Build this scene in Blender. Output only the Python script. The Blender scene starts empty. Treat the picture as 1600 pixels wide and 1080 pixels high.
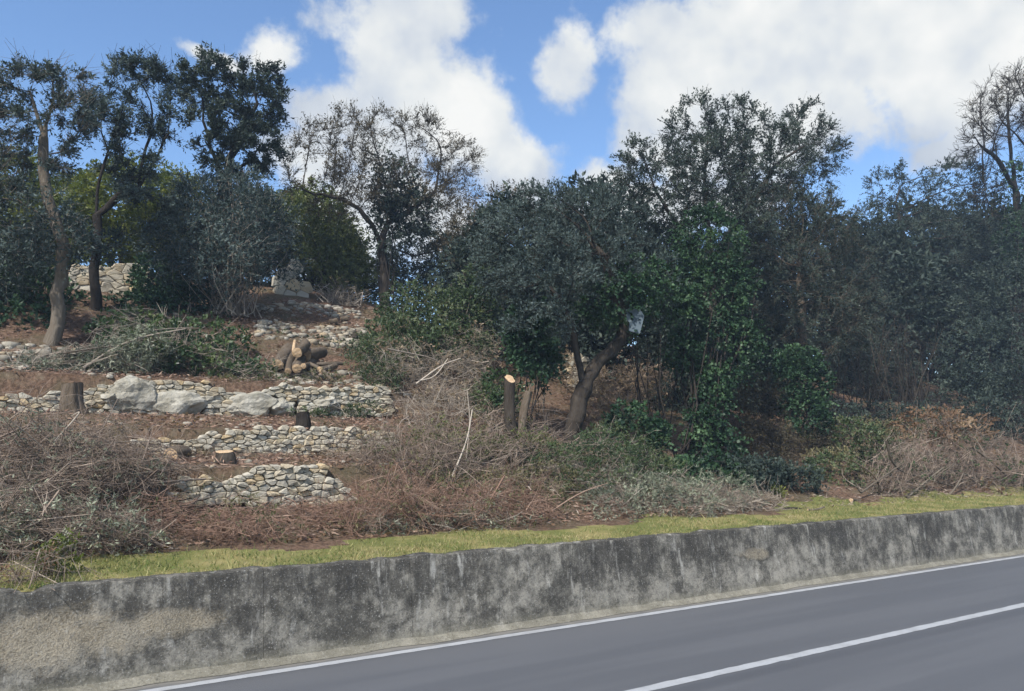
import bpy, math, random
import numpy as np
from mathutils import Vector, noise as mnoise

random.seed(7)
RNG = np.random.default_rng(7)
S = bpy.context.scene
COL = S.collection
R = math.radians

# ------------------------------------------------------------------ camera
FPX, CAM_H = 1220.0, 2.5            # focal length in photo pixels (1600 wide), eye height above the road
PITCH, YAW = 7.333, 32.714          # degrees up, degrees from +Y (across the road) towards +X (along it)
cam = bpy.data.cameras.new('camera'); cam_o = bpy.data.objects.new('camera', cam); COL.objects.link(cam_o)
cam.sensor_width = 36; cam.lens = FPX / 1600 * 36; cam.clip_end = 2000; cam.clip_start = 0.1
cam_o.location = (0, 0, CAM_H); cam_o.rotation_euler = (R(90 + PITCH), 0, R(-YAW))
S.camera = cam_o

cp, sp, ca, sa = math.cos(R(PITCH)), math.sin(R(PITCH)), math.cos(R(YAW)), math.sin(R(YAW))
def ray(px, py):
    xc = (px - 800) / FPX; yc = (540 - py) / FPX
    F = cp - sp * yc; U = sp + cp * yc
    return (F * sa + xc * ca, F * ca - xc * sa, U)
def at(px, py, Y):
    d = ray(px, py); t = Y / d[1]
    return np.array((d[0] * t, Y, CAM_H + d[2] * t))
def scale_at(p):                     # photo pixels per metre at a point
    F0 = p[0] * sa + p[1] * ca
    return FPX / (F0 * cp + (p[2] - CAM_H) * sp)

# ------------------------------------------------------------------ sun, sky
SUN_AZ, SUN_EL = 240.0, 47.0         # azimuth from +Y towards +X
SKY_STRENGTH = 0.15
sun = bpy.data.lights.new('sun', 'SUN'); sun.energy = 4.7; sun.angle = R(1.5); sun.color = (1.0, 0.95, 0.88)
sun_o = bpy.data.objects.new('sun', sun); COL.objects.link(sun_o)
sd = Vector((math.sin(R(SUN_AZ)) * math.cos(R(SUN_EL)), math.cos(R(SUN_AZ)) * math.cos(R(SUN_EL)), math.sin(R(SUN_EL))))
sun_o.rotation_euler = (-sd).to_track_quat('-Z', 'Y').to_euler()
sun_o.location = (-20, -20, 40)

class NT:
    """small helper round a node tree"""
    def __init__(s, nt): s.nt = nt; s.L = nt.links
    def n(s, t, **k):
        o = s.nt.nodes.new(t)
        for a, b in k.items(): setattr(o, a, b)
        return o
    def put(s, sock, v):
        if isinstance(v, bpy.types.NodeSocket): s.L.new(v, sock)
        elif isinstance(v, (tuple, list)) and len(v) == 3 and sock.type == 'RGBA': sock.default_value = (*v, 1)
        else: sock.default_value = v
    def m(s, op, a, b=None, c=None, clamp=False):
        o = s.n('ShaderNodeMath', operation=op); o.use_clamp = clamp
        for i, v in enumerate((a, b, c)):
            if v is not None: s.put(o.inputs[i], v)
        return o.outputs[0]
    def vm(s, op, a, b=None):
        o = s.n('ShaderNodeVectorMath', operation=op); s.put(o.inputs[0], a)
        if b is not None: s.put(o.inputs[1], b)
        return o.outputs[0]
    def noise(s, vec, scale, detail=4, rough=0.55, dist=0.0, col=False):
        o = s.n('ShaderNodeTexNoise'); s.put(o.inputs['Vector'], vec)
        o.inputs['Scale'].default_value = scale; o.inputs['Detail'].default_value = detail
        o.inputs['Roughness'].default_value = rough; o.inputs['Distortion'].default_value = dist
        return o.outputs[1 if col else 0]
    def voro(s, vec, scale, feature='F1', out='Distance', rnd=1.0):
        o = s.n('ShaderNodeTexVoronoi', feature=feature); s.put(o.inputs['Vector'], vec)
        o.inputs['Scale'].default_value = scale; o.inputs['Randomness'].default_value = rnd
        return o.outputs[out]
    def ss(s, v, a, b, lo=0.0, hi=1.0):
        o = s.n('ShaderNodeMapRange', interpolation_type='SMOOTHSTEP'); s.put(o.inputs[0], v)
        for i, x in enumerate((a, b, lo, hi)): o.inputs[i + 1].default_value = x
        return o.outputs[0]
    def mix(s, f, a, b, mode='MIX'):
        o = s.n('ShaderNodeMix', data_type='RGBA', blend_type=mode)
        s.put(o.inputs[0], f); s.put(o.inputs[6], a); s.put(o.inputs[7], b)
        return o.outputs[2]
    def scl(s, vec, sc):
        o = s.n('ShaderNodeMapping'); s.put(o.inputs[0], vec); o.inputs['Scale'].default_value = sc
        return o.outputs[0]
    def ramp(s, f, stops):
        o = s.n('ShaderNodeValToRGB'); s.put(o.inputs[0], f); e = o.color_ramp.elements
        while len(e) < len(stops): e.new(0.5)
        for el, (p, c) in zip(e, stops): el.position = p; el.color = (*c, 1)
        return o.outputs[0]

W = bpy.data.worlds.new('World'); S.world = W; W.use_nodes = True
W.node_tree.nodes.clear(); w = NT(W.node_tree)
sky = w.n('ShaderNodeTexSky', sky_type='NISHITA'); sky.sun_disc = False
sky.sun_elevation = R(SUN_EL); sky.sun_rotation = R(SUN_AZ); sky.air_density = 1.0; sky.dust_density = 0.9; sky.ozone_density = 2.5
tc = w.n('ShaderNodeTexCoord').outputs['Generated']
sep = w.n('ShaderNodeSeparateXYZ'); w.put(sep.inputs[0], tc)
warp = w.noise(tc, 5.0, 5, 0.6, col=True)
wsep = w.n('ShaderNodeSeparateColor'); w.put(wsep.inputs[0], warp)
az = w.m('ADD', w.m('ARCTAN2', sep.outputs[0], sep.outputs[1]), w.m('MULTIPLY', w.m('SUBTRACT', wsep.outputs[0], .5), .12))
el = w.m('ADD', w.m('ARCSINE', sep.outputs[2]), w.m('MULTIPLY', w.m('SUBTRACT', wsep.outputs[1], .5), .12))
field = None
CLOUDS = [(655, 45, 105, 70), (640, 130, 95, 90), (715, 190, 110, 90), (795, 255, 90, 60), (600, 230, 85, 80), (500, 180, 55, 40),
          (480, 245, 75, 60), (882, 108, 44, 64), (1040, 60, 100, 80), (1200, 90, 190, 120), (1420, 50, 270, 150),
          (1050, 150, 75, 50), (1290, 170, 190, 70), (1570, 60, 150, 100), (1100, 230, 120, 60), (945, 285, 65, 35), (1005, 225, 45, 60),
          (1465, 245, 50, 25), (600, 350, 170, 90), (1000, 330, 200, 50), (440, 78, 40, 24), (360, 88, 40, 12), (1450, 170, 90, 60)]
for (px, py, rx, ry) in CLOUDS:
    d = Vector(ray(px, py)).normalized()
    a0, e0 = math.atan2(d.x, d.y), math.asin(d.z)
    ra = rx / FPX * 1.12; re = ry / FPX * 1.12
    qa = w.m('MULTIPLY', w.m('SUBTRACT', az, a0), 1 / ra); qe = w.m('MULTIPLY', w.m('SUBTRACT', el, e0), 1 / re)
    q = w.m('SUBTRACT', 1.0, w.m('SQRT', w.m('ADD', w.m('MULTIPLY', qa, qa), w.m('MULTIPLY', qe, qe))))
    q = w.m('MAXIMUM', w.m('MULTIPLY', q, min(1.0, 0.45 + 0.004 * min(rx, ry))), -1.0)
    field = q if field is None else w.m('SMOOTH_MAX', field, q, 0.12)
big = w.noise(w.vm('ADD', tc, (3.1, 1.7, 0.4)), 2.3, 3, 0.5)
gen = w.m('MULTIPLY', w.m('SUBTRACT', big, 0.47), 2.2)             # the same broken cloud goes on all round
cd = Vector(ray(800, 300)).normalized()
dotv = w.n('ShaderNodeVectorMath', operation='DOT_PRODUCT'); w.put(dotv.inputs[0], tc); dotv.inputs[1].default_value = cd
inview = w.ss(dotv.outputs['Value'], math.cos(R(52)), math.cos(R(42)))
mx = w.n('ShaderNodeMix', data_type='FLOAT'); w.put(mx.inputs[0], inview); w.put(mx.inputs[2], gen); w.put(mx.inputs[3], field)
fb = w.noise(tc, 9.0, 10, 0.62)
fld = w.m('ADD', mx.outputs[0], w.m('MULTIPLY', w.m('SUBTRACT', fb, 0.50), 1.9))
alpha = w.ss(fld, -0.12, 0.32)
n1 = w.noise(tc, 6.5, 4, 0.5)
n2 = w.noise(w.vm('ADD', tc, tuple(sd * 0.05)), 6.5, 4, 0.5)
lit = w.m('ADD', w.m('MULTIPLY', w.m('SUBTRACT', n1, n2), 2.4), w.m('ADD', 0.45, w.m('MULTIPLY', fld, 0.30)), clamp=True)
ccol = w.ramp(lit, [(0.0, (0.40, 0.45, 0.53)), (0.4, (0.53, 0.57, 0.62)), (0.7, (0.66, 0.68, 0.68)), (1.0, (0.76, 0.76, 0.74))])
bg1 = w.n('ShaderNodeBackground'); w.put(bg1.inputs[0], w.mix(1.0, sky.outputs[0], (0.99, 1.10, 1.20), 'MULTIPLY')); bg1.inputs[1].default_value = SKY_STRENGTH
bg2 = w.n('ShaderNodeBackground'); w.put(bg2.inputs[0], ccol); bg2.inputs[1].default_value = 1.04
mxs = w.n('ShaderNodeMixShader'); w.put(mxs.inputs[0], w.m('MULTIPLY', alpha, 0.97)); w.put(mxs.inputs[1], bg1.outputs[0]); w.put(mxs.inputs[2], bg2.outputs[0])
wo = w.n('ShaderNodeOutputWorld'); w.put(wo.inputs[0], mxs.outputs[0])

S.view_settings.view_transform = 'Standard'; S.view_settings.look = 'None'
S.view_settings.exposure = 0.3; S.view_settings.gamma = 1.0; S.view_settings.use_curve_mapping = False
S.cycles.max_bounces = 4; S.cycles.diffuse_bounces = 2; S.cycles.glossy_bounces = 1; S.cycles.transmission_bounces = 2
S.cycles.use_denoising = True; S.cycles.use_adaptive_sampling = True; S.cycles.adaptive_threshold = 0.025

# ------------------------------------------------------------------ materials
def mat(name, build):
    m_ = bpy.data.materials.new(name); m_.use_nodes = True; m_.node_tree.nodes.clear()
    t = NT(m_.node_tree); out = t.n('ShaderNodeOutputMaterial')
    sh, disp = build(t)
    t.put(out.inputs[0], sh)
    return m_
def bsdf(t, col, rough=0.85, spec=0.25, normal=None):
    b = t.n('ShaderNodeBsdfPrincipled'); t.put(b.inputs['Base Color'], col); t.put(b.inputs['Roughness'], rough)
    b.inputs['Specular IOR Level'].default_value = spec
    if normal is not None: t.put(b.inputs['Normal'], normal)
    return b.outputs[0]
def bump(t, h, strength=0.5, dist=0.02):
    b = t.n('ShaderNodeBump'); b.inputs['Strength'].default_value = strength; b.inputs['Distance'].default_value = dist
    t.put(b.inputs['Height'], h); return b.outputs[0]
def pos(t): return t.n('ShaderNodeNewGeometry').outputs['Position']
def obj_rnd(t): return t.n('ShaderNodeObjectInfo').outputs['Random']
def attr(t, n='rnd'):
    a = t.n('ShaderNodeAttribute'); a.attribute_name = n; return a.outputs['Fac']

def leaf_mat(name, stops, rough=0.5, transl=0.25, spec=0.3, clump=1.15):
    def b(t):
        P = pos(t)
        nz = t.noise(P, clump, 2, 0.5)
        f = t.m('ADD', t.m('MULTIPLY', attr(t), 0.34), t.m('MULTIPLY', t.m('SUBTRACT', nz, 0.33), 1.9), clamp=True)
        col = t.ramp(f, stops)
        tr = t.n('ShaderNodeBsdfTranslucent'); t.put(tr.inputs[0], t.mix(1.0, col, (1.0, 1.05, 0.6), 'MULTIPLY'))
        mxx = t.n('ShaderNodeMixShader'); mxx.inputs[0].default_value = transl
        t.put(mxx.inputs[1], bsdf(t, col, rough, spec)); t.put(mxx.inputs[2], tr.outputs[0])
        return mxx.outputs[0], None
    return mat(name, b)
def wood_mat(name, stops, scale=30, rough=0.9):
    def b(t):
        P = pos(t)
        n = t.noise(t.scl(P, (1, 1, 0.25)), scale, 4, 0.65)
        f = t.m('ADD', t.m('MULTIPLY', attr(t), 0.6), t.m('MULTIPLY', n, 0.5), clamp=True)
        return bsdf(t, t.ramp(f, stops), rough, 0.15, bump(t, n, 0.9, 0.03)), None
    return mat(name, b)

M = {}
M['olive'] = leaf_mat('olive_leaf', [(0.0, (.024, .038, .023)), (.5, (.068, .089, .057)), (1, (.169, .196, .142))], 0.42, 0.14, 0.4)
M['olive_blue'] = leaf_mat('olive_leaf_bluish', [(0.0, (.020, .034, .034)), (.5, (.060, .086, .080)), (1, (.140, .178, .165))], 0.62, 0.14, 0.2)
M['oak'] = leaf_mat('oak_leaf_brownish', [(0.0, (.030, .028, .018)), (.5, (.085, .072, .044)), (1, (.185, .145, .090))], 0.65, 0.25, 0.2)
M['holm'] = leaf_mat('evergreen_oak_leaf', [(0.0, (.014, .025, .022)), (.55, (.045, .064, .052)), (1, (.105, .130, .100))], 0.62, 0.15, 0.2)
M['ivy'] = leaf_mat('ivy_leaf', [(0.0, (.008, .022, .012)), (.5, (.028, .064, .030)), (1, (.095, .165, .075))], 0.5, 0.15, 0.25)
M['laurel'] = leaf_mat('laurel_leaf', [(0.0, (.012, .030, .010)), (.5, (.040, .078, .026)), (1, (.130, .165, .060))], 0.38, 0.18, 0.45)
M['yellow'] = leaf_mat('sunny_leaf', [(0.0, (.046, .069, .014)), (.5, (.115, .144, .028)), (1, (.253, .253, .052))], 0.55, 0.35)
M['shrubgreen'] = leaf_mat('shrub_leaf', [(0.0, (.019, .038, .016)), (.5, (.058, .089, .036)), (1, (.150, .174, .084))], 0.5, 0.22)
M['midgreen'] = leaf_mat('mid_green_leaf', [(0.0, (.045, .066, .020)), (.5, (.125, .155, .050)), (1, (.28, .29, .10))], 0.5, 0.3)
M['bramble'] = leaf_mat('bramble_leaf', [(0.0, (.044, .056, .022)), (.5, (.131, .131, .062)), (1, (.300, .250, .138))], 0.6, 0.25)
M['greyleaf'] = leaf_mat('wilted_olive_leaf', [(0.0, (.050, .062, .045)), (.5, (.156, .175, .123)), (1, (.375, .388, .284))], 0.5, 0.12)
M['dryleaf'] = leaf_mat('dry_leaf', [(0.0, (.09, .052, .030)), (.5, (.20, .122, .074)), (1, (.36, .26, .17))], 0.7, 0.3)
M['paledry'] = leaf_mat('pale_dry_leaf', [(0.0, (.12, .085, .055)), (.5, (.27, .20, .135)), (1, (.44, .36, .26))], 0.7, 0.3)
M['twig_brown'] = wood_mat('brown_twig', [(0.0, (.065, .050, .040)), (.5, (.215, .165, .130)), (1, (.47, .39, .32))], 9)
M['twig_grey'] = wood_mat('grey_twig', [(0.0, (.088, .074, .060)), (.5, (.271, .228, .184)), (1, (.595, .525, .438))], 9)
M['twig_red'] = wood_mat('reddish_twig', [(0.0, (.065, .040, .030)), (.5, (.235, .145, .105)), (1, (.46, .345, .265))], 9)
M['bark'] = wood_mat('grey_brown_bark', [(0.0, (.014, .011, .009)), (.5, (.044, .036, .029)), (1, (.108, .092, .072))], 26)
M['bark_dark'] = wood_mat('dark_bark', [(0.0, (.008, .007, .006)), (.5, (.024, .020, .017)), (1, (.060, .050, .042))], 26)
M['bark_pale'] = wood_mat('pale_bark', [(0.0, (.050, .040, .030)), (.5, (.135, .112, .086)), (1, (.28, .245, .195))], 26)
M['bark_log'] = wood_mat('log_bark', [(0.0, (.035, .026, .019)), (.5, (.105, .082, .060)), (1, (.22, .18, .14))], 24)

def cutwood(t):
    tcx = t.n('ShaderNodeTexCoord').outputs['Object']
    r = t.noise(tcx, 22, 3, 0.6)
    g = t.noise(tcx, 5, 2, 0.5)
    c = t.mix(t.ss(r, .35, .7), (.42, .28, .16), (.54, .41, .27))
    c = t.mix(t.ss(g, .5, .75, 0, .6), c, (.30, .18, .09))
    return bsdf(t, c, 0.8, 0.2, bump(t, r, .4, .01)), None
M['cutwood'] = mat('fresh_cut_wood', cutwood)

def stone(t):
    P = pos(t); rn = obj_rnd(t)
    n = t.noise(P, 5.5, 6, 0.65); n2 = t.noise(P, 26, 4, 0.7)
    c = t.ramp(rn, [(0.0, (.32, .29, .23)), (.4, (.43, .40, .33)), (.75, (.41, .35, .25)), (.92, (.43, .32, .18)), (1, (.50, .48, .41))])
    c = t.mix(t.ss(n, .42, .72, 0, .7), c, (.48, .44, .355))
    c = t.mix(t.ss(n2, .56, .78, 0, .65), c, (.17, .16, .13))
    c = t.mix(t.ss(t.noise(P, 2.2, 4, .6), .56, .75, 0, .5), c, (.20, .20, .13))
    return bsdf(t, c, 0.9, 0.2, bump(t, t.m('ADD', n, t.m('MULTIPLY', n2, .6)), .8, .03)), None
M['stone'] = mat('limestone', stone)
def rubble_m(t):
    P = pos(t); n = t.noise(P, 9, 5, .65)
    c = t.ramp(attr(t), [(0.0, (.15, .13, .10)), (.5, (.30, .275, .225)), (.8, (.42, .39, .33)), (1, (.36, .28, .18))])
    c = t.mix(t.ss(n, .45, .7, 0, .6), c, (.17, .15, .115))
    return bsdf(t, c, .92, .15, bump(t, n, .8, .03)), None
M['rubble'] = mat('rubble_stone', rubble_m)
def soil(t):
    P = pos(t)
    n = t.noise(P, .8, 5, .6); n2 = t.noise(P, 14, 5, .7); n3 = t.noise(P, 60, 3, .7)
    c = t.mix(t.ss(n2, .35, .7), (.095, .060, .042), (.27, .175, .12))
    c = t.mix(t.ss(n, .44, .62, 0, .75), c, (.125, .108, .066))
    c = t.mix(t.ss(t.noise(P, 3.1, 5, .65), .55, .72, 0, .6), c, (.30, .245, .175))
    c = t.mix(t.ss(n3, .58, .8, 0, .5), c, (.27, .20, .145))
    return bsdf(t, c, 0.95, 0.1, bump(t, t.m('ADD', n2, n3), .9, .05)), None
M['soil'] = mat('litter_covered_soil', soil)
def turf(t):
    P = pos(t)
    n = t.noise(P, 1.3, 5, .6); n2 = t.noise(P, 22, 4, .7)
    c = t.mix(t.ss(n, .38, .66), (.13, .14, .045), (.27, .23, .10))
    c = t.mix(t.ss(n2, .5, .75, 0, .6), c, (.11, .080, .045))
    return bsdf(t, c, 0.95, 0.1, bump(t, n2, .7, .03)), None
M['turf'] = mat('verge_turf', turf)
def grassm(t):
    P = pos(t)
    n = t.noise(P, 1.1, 4, .6)
    f = t.m('ADD', t.m('MULTIPLY', attr(t), .55), t.m('MULTIPLY', t.m('SUBTRACT', n, .30), 1.15), clamp=True)
    col = t.ramp(f, [(0.0, (.075, .125, .032)), (.35, (.165, .205, .062)), (.62, (.33, .305, .13)), (1, (.48, .39, .23))])
    tr = t.n('ShaderNodeBsdfTranslucent'); t.put(tr.inputs[0], col)
    mxx = t.n('ShaderNodeMixShader'); mxx.inputs[0].default_value = .3
    t.put(mxx.inputs[1], bsdf(t, col, .6, .2)); t.put(mxx.inputs[2], tr.outputs[0])
    return mxx.outputs[0], None
M['grass'] = mat('grass_blades', grassm)
def asphalt(t):
    P = pos(t); sp_ = t.n('ShaderNodeSeparateXYZ'); t.put(sp_.inputs[0], P)
    n = t.noise(P, 160, 3, .7); st = t.noise(t.scl(P, (.10, 1.6, 1)), 1.0, 4, .55); sm = t.noise(P, 3.0, 4, .6)
    c = t.mix(t.ss(n, .3, .7), (.066, .070, .077), (.116, .120, .129))
    c = t.mix(t.ss(st, .40, .62, 0, .32), c, (.136, .139, .146))
    c = t.mix(t.ss(sm, .60, .80, 0, .25), c, (.085, .090, .100))
    d = t.m('ABSOLUTE', t.m('SUBTRACT', sp_.outputs[1], 6.15))       # sealed joint beside the centre line
    c = t.mix(t.ss(d, .04, .17, .42, 0), c, (.055, .058, .066))
    d2 = t.m('ADD', sp_.outputs[1], t.m('MULTIPLY', t.m('SUBTRACT', t.noise(P, 2.5, 4, .6), .5), .35))
    c = t.mix(t.ss(d2, 9.1, 9.32, 0, .6), c, (.26, .24, .20))        # dust washed against the edge
    return bsdf(t, c, .62, .35, bump(t, n, .35, .006)), None
M['asphalt'] = mat('asphalt', asphalt)
def paint(t):
    P = pos(t); n = t.noise(P, 40, 5, .75); n2 = t.noise(P, 2.5, 4, .6)
    c = t.mix(t.ss(n, .52, .72, 0, .55), (.37, .382, .395), (.20, .205, .21))
    c = t.mix(t.ss(n2, .42, .70, 0, .6), c, (.26, .265, .27))
    return bsdf(t, c, .6, .3), None
M['paint'] = mat('road_paint', paint)
def concrete(t):
    P = pos(t); s_ = t.n('ShaderNodeSeparateXYZ'); t.put(s_.inputs[0], P); X, Z = s_.outputs[0], s_.outputs[2]
    fine = t.noise(P, 44, 4, .8); med = t.noise(P, 6.5, 8, .74, .2); big_ = t.noise(P, 1.5, 6, .62)
    streak = t.noise(t.scl(P, (5.5, 5.5, .75)), 1.0, 6, .62)
    spk = t.noise(P, 55, 3, .6)
    grain = t.noise(P, 2.6, 14, .80); gr2 = t.noise(t.vm('ADD', P, (7.3, 2.1, 4.4)), 4.2, 13, .80)
    c = t.mix(t.ss(grain, .40, .62), (.070, .066, .057), (.30, .282, .24))
    lich = t.m('ADD', t.m('MULTIPLY', gr2, .62), t.m('MULTIPLY', streak, .38))
    c = t.mix(t.ss(t.m('ADD', lich, t.m('ADD', t.ss(Z, .15, .85, -.055, .045), t.m('MULTIPLY', t.m('SUBTRACT', t.noise(P, .7, 3, .5), .5), .34))), .465, .60, 0, .80), c, (.046, .043, .038))
    drip = t.noise(t.scl(P, (13, 13, .55)), 1.0, 5, .6)                          # run-off marks below the top edge
    c = t.mix(t.m('MULTIPLY', t.ss(t.m('ADD', drip, t.m('MULTIPLY', Z, .16)), .62, .76, 0, .5), t.ss(Z, .25, .9)), c, (.045, .042, .037))
    c = t.mix(t.m('MULTIPLY', t.ss(drip, .25, .38, .3, 0), t.ss(Z, .2, .8)), c, (.40, .385, .34))
    c = t.mix(t.m('MULTIPLY', t.ss(streak, .56, .68, 0, .7), t.ss(grain, .40, .55)), c, (.46, .445, .40))
    peb = t.voro(P, 26)
    c = t.mix(t.m('MULTIPLY', t.ss(peb, .10, .24, .55, 0), t.ss(med, .46, .6)), c, (.44, .42, .38))
    # exposed aggregate where the skin has spalled off
    edge = t.m('ADD', t.m('MULTIPLY', t.m('SUBTRACT', big_, .5), 1.6), t.m('MULTIPLY', t.m('SUBTRACT', med, .5), 1.5))
    def patch(x0, z0, rx, rz):
        qx = t.m('MULTIPLY', t.m('SUBTRACT', X, x0), 1 / rx); qz = t.m('MULTIPLY', t.m('SUBTRACT', Z, z0), 1 / rz)
        return t.m('SUBTRACT', t.m('ADD', 1.0, edge), t.m('SQRT', t.m('ADD', t.m('MULTIPLY', qx, qx), t.m('MULTIPLY', qz, qz))))
    pm = t.m('MAXIMUM', t.m('MAXIMUM', patch(.55, .55, 1.05, .34), patch(1.7, .58, .75, .17)), t.m('MAXIMUM', patch(11.2, .62, .55, .13), patch(-2.5, .4, 1.2, .25)))
    agg = t.mix(t.ss(spk, .35, .66), (.42, .365, .27), (.235, .195, .135))
    agg = t.mix(t.ss(fine, .50, .72, 0, .6), agg, (.17, .15, .115))
    agg = t.mix(t.ss(med, .50, .66, 0, .65), agg, (.15, .14, .12))
    c = t.mix(t.ss(pm, .0, .6, 0, .7), c, agg)
    foot = t.m('ADD', Z, t.m('MULTIPLY', t.m('SUBTRACT', med, .5), .22))
    c = t.mix(t.ss(foot, .03, .20, .6, 0), c, (.23, .215, .165))
    c = t.mix(t.ss(fine, .57, .70, 0, .7), c, (.46, .45, .42))
    c = t.mix(t.ss(fine, .32, .45, .75, 0), c, (.030, .029, .027))
    h = t.m('ADD', t.m('MULTIPLY', fine, .5), t.m('ADD', med, t.m('MULTIPLY', t.m('SUBTRACT', 1, spk), t.m('MULTIPLY', t.ss(pm, .05, .3), .8))))
    return bsdf(t, c, .92, .2, bump(t, h, .8, .03)), None
M['concrete'] = mat('stained_concrete', concrete)
def boulder(t):
    P = pos(t)
    n = t.noise(P, 2.5, 7, .65); n2 = t.noise(P, 18, 5, .7)
    c = t.mix(t.ss(n, .35, .65), (.26, .24, .19), (.44, .415, .35))
    c = t.mix(t.ss(n2, .55, .72, 0, .6), c, (.15, .15, .13))
    c = t.mix(t.ss(t.noise(P, 1.3, 5, .6), .55, .7, 0, .4), c, (.24, .24, .18))
    return bsdf(t, c, .92, .2, bump(t, t.m('ADD', n, n2), .8, .05)), None
M['boulder'] = mat('pale_boulder', boulder)
M['dark_soil'] = mat('wall_hearting', lambda t: (bsdf(t, t.mix(t.noise(pos(t), 20, 4, .7), (.035, .026, .018), (.10, .078, .055)), .95, .1), None))
M['sheet'] = mat('dull_blue_grey', lambda t: (bsdf(t, t.mix(t.ss(t.noise(pos(t), 3, 4, .6), .3, .7), (.075, .10, .12), (.10, .13, .15)), .8, .2), None))
M['far'] = mat('dry_grass_ground', lambda t: (bsdf(t, t.mix(t.noise(pos(t), .3, 5, .6), (.06, .07, .03), (.15, .13, .08)), .95, .1), None))

# ------------------------------------------------------------------ building helpers
def mesh_np(name, V, F, rnd=None, smooth=False):
    me = bpy.data.meshes.new(name)
    V = np.asarray(V, np.float32); F = np.asarray(F, np.int32); k = F.shape[1]
    me.vertices.add(len(V)); me.vertices.foreach_set('co', V.ravel())
    me.loops.add(F.size); me.loops.foreach_set('vertex_index', F.ravel())
    me.polygons.add(len(F)); me.polygons.foreach_set('loop_start', np.arange(0, F.size, k, dtype=np.int32))
    if smooth: me.polygons.foreach_set('use_smooth', np.ones(len(F), bool))
    if rnd is not None:
        a = me.attributes.new('rnd', 'FLOAT', 'POINT'); a.data.foreach_set('value', np.asarray(rnd, np.float32))
    me.update(calc_edges=True); me.validate()
    return me
def link(name, me, m_, parent=None, loc=None):
    o = bpy.data.objects.new(name, me); COL.objects.link(o)
    if m_ is not None and len(me.materials) == 0: me.materials.append(m_)
    if parent is not None: o.parent = parent
    if loc is not None: o.location = loc
    return o
def tag(o, label=None, cat=None, group=None, kind=None):
    for k, v in (('label', label), ('category', cat), ('group', group), ('kind', kind)):
        if v: o[k] = v
    return o
def empty(name, loc, label, cat, group=None):
    o = bpy.data.objects.new(name, None); COL.objects.link(o); o.location = loc; o.empty_display_size = .2
    return tag(o, label, cat, group)
def copy_tree(o, parent=None):
    c = o.copy(); COL.objects.link(c); c.parent = parent
    for ch in list(o.children): copy_tree(ch, c)
    return c
def nrm(a): return a / np.maximum(np.linalg.norm(a, axis=-1, keepdims=True), 1e-9)
def rdir(n): return nrm(RNG.normal(size=(n, 3)))
def join(parts):
    V, F, Q, off = [], [], [], 0
    for v, f, q in parts:
        if len(v) == 0: continue
        V.append(v); F.append(f + off); Q.append(q); off += len(v)
    return np.concatenate(V), np.concatenate(F), np.concatenate(Q)

def leaves(P, D, L, Wd):
    n = len(P); side = nrm(np.cross(D, rdir(n))); nn = np.cross(side, D)
    L = L[:, None]; Wd = Wd[:, None]
    mid = P + D * L * .45 - nn * L * .08
    V = np.stack([P, mid + side * Wd * .5, P + D * L - nn * L * .10, mid - side * Wd * .5], 1).reshape(-1, 3)
    F = np.arange(4 * n).reshape(n, 4)
    return V, F, np.repeat(RNG.random(n), 4)
def segs(A, B, ra, rb, k=3, DA=None, DB=None):
    """frustums between points A and B"""
    n = len(A); D = nrm(B - A); DA = D if DA is None else DA; DB = D if DB is None else DB
    ref = np.array((.31, .87, .13)); out = []
    for Pq, T, r in ((A, DA, ra), (B, DB, rb)):
        u = nrm(np.cross(T, ref)); v = np.cross(T, u)
        an = np.arange(k) * 2 * math.pi / k
        ring = Pq[:, None] + (u[:, None] * np.cos(an)[None, :, None] + v[:, None] * np.sin(an)[None, :, None]) * np.reshape(r, (-1, 1, 1))
        out.append(ring)
    V = np.stack(out, 1).reshape(-1, 3)
    base = np.arange(n)[:, None] * 2 * k; i = np.arange(k); j = (i + 1) % k
    F = np.stack([base + i, base + j, base + k + j, base + k + i], -1).reshape(-1, 4)
    return V, F, None
def polytubes(P, Rr, k=3):
    """P (n,m,3) polylines, Rr (n,m) radii"""
    n, m_, _ = P.shape; q = RNG.random(n)
    T = np.empty_like(P); T[:, 1:-1] = P[:, 2:] - P[:, :-2]; T[:, 0] = P[:, 1] - P[:, 0]; T[:, -1] = P[:, -1] - P[:, -2]
    T = nrm(T); ref = rdir(n)[:, None]
    u = nrm(np.cross(T, ref)); v = np.cross(T, u); an = np.arange(k) * 2 * math.pi / k
    V = P[:, :, None] + (u[:, :, None] * np.cos(an)[:, None] + v[:, :, None] * np.sin(an)[:, None]) * Rr[:, :, None, None]
    idx = np.arange(n * m_ * k).reshape(n, m_, k)
    a = idx[:, :-1]; b = idx[:, 1:]
    F = np.stack([a, np.roll(a, -1, 2), np.roll(b, -1, 2), b], -1).reshape(-1, 4)
    return V.reshape(-1, 3), F, np.repeat(q, m_ * k)

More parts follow.
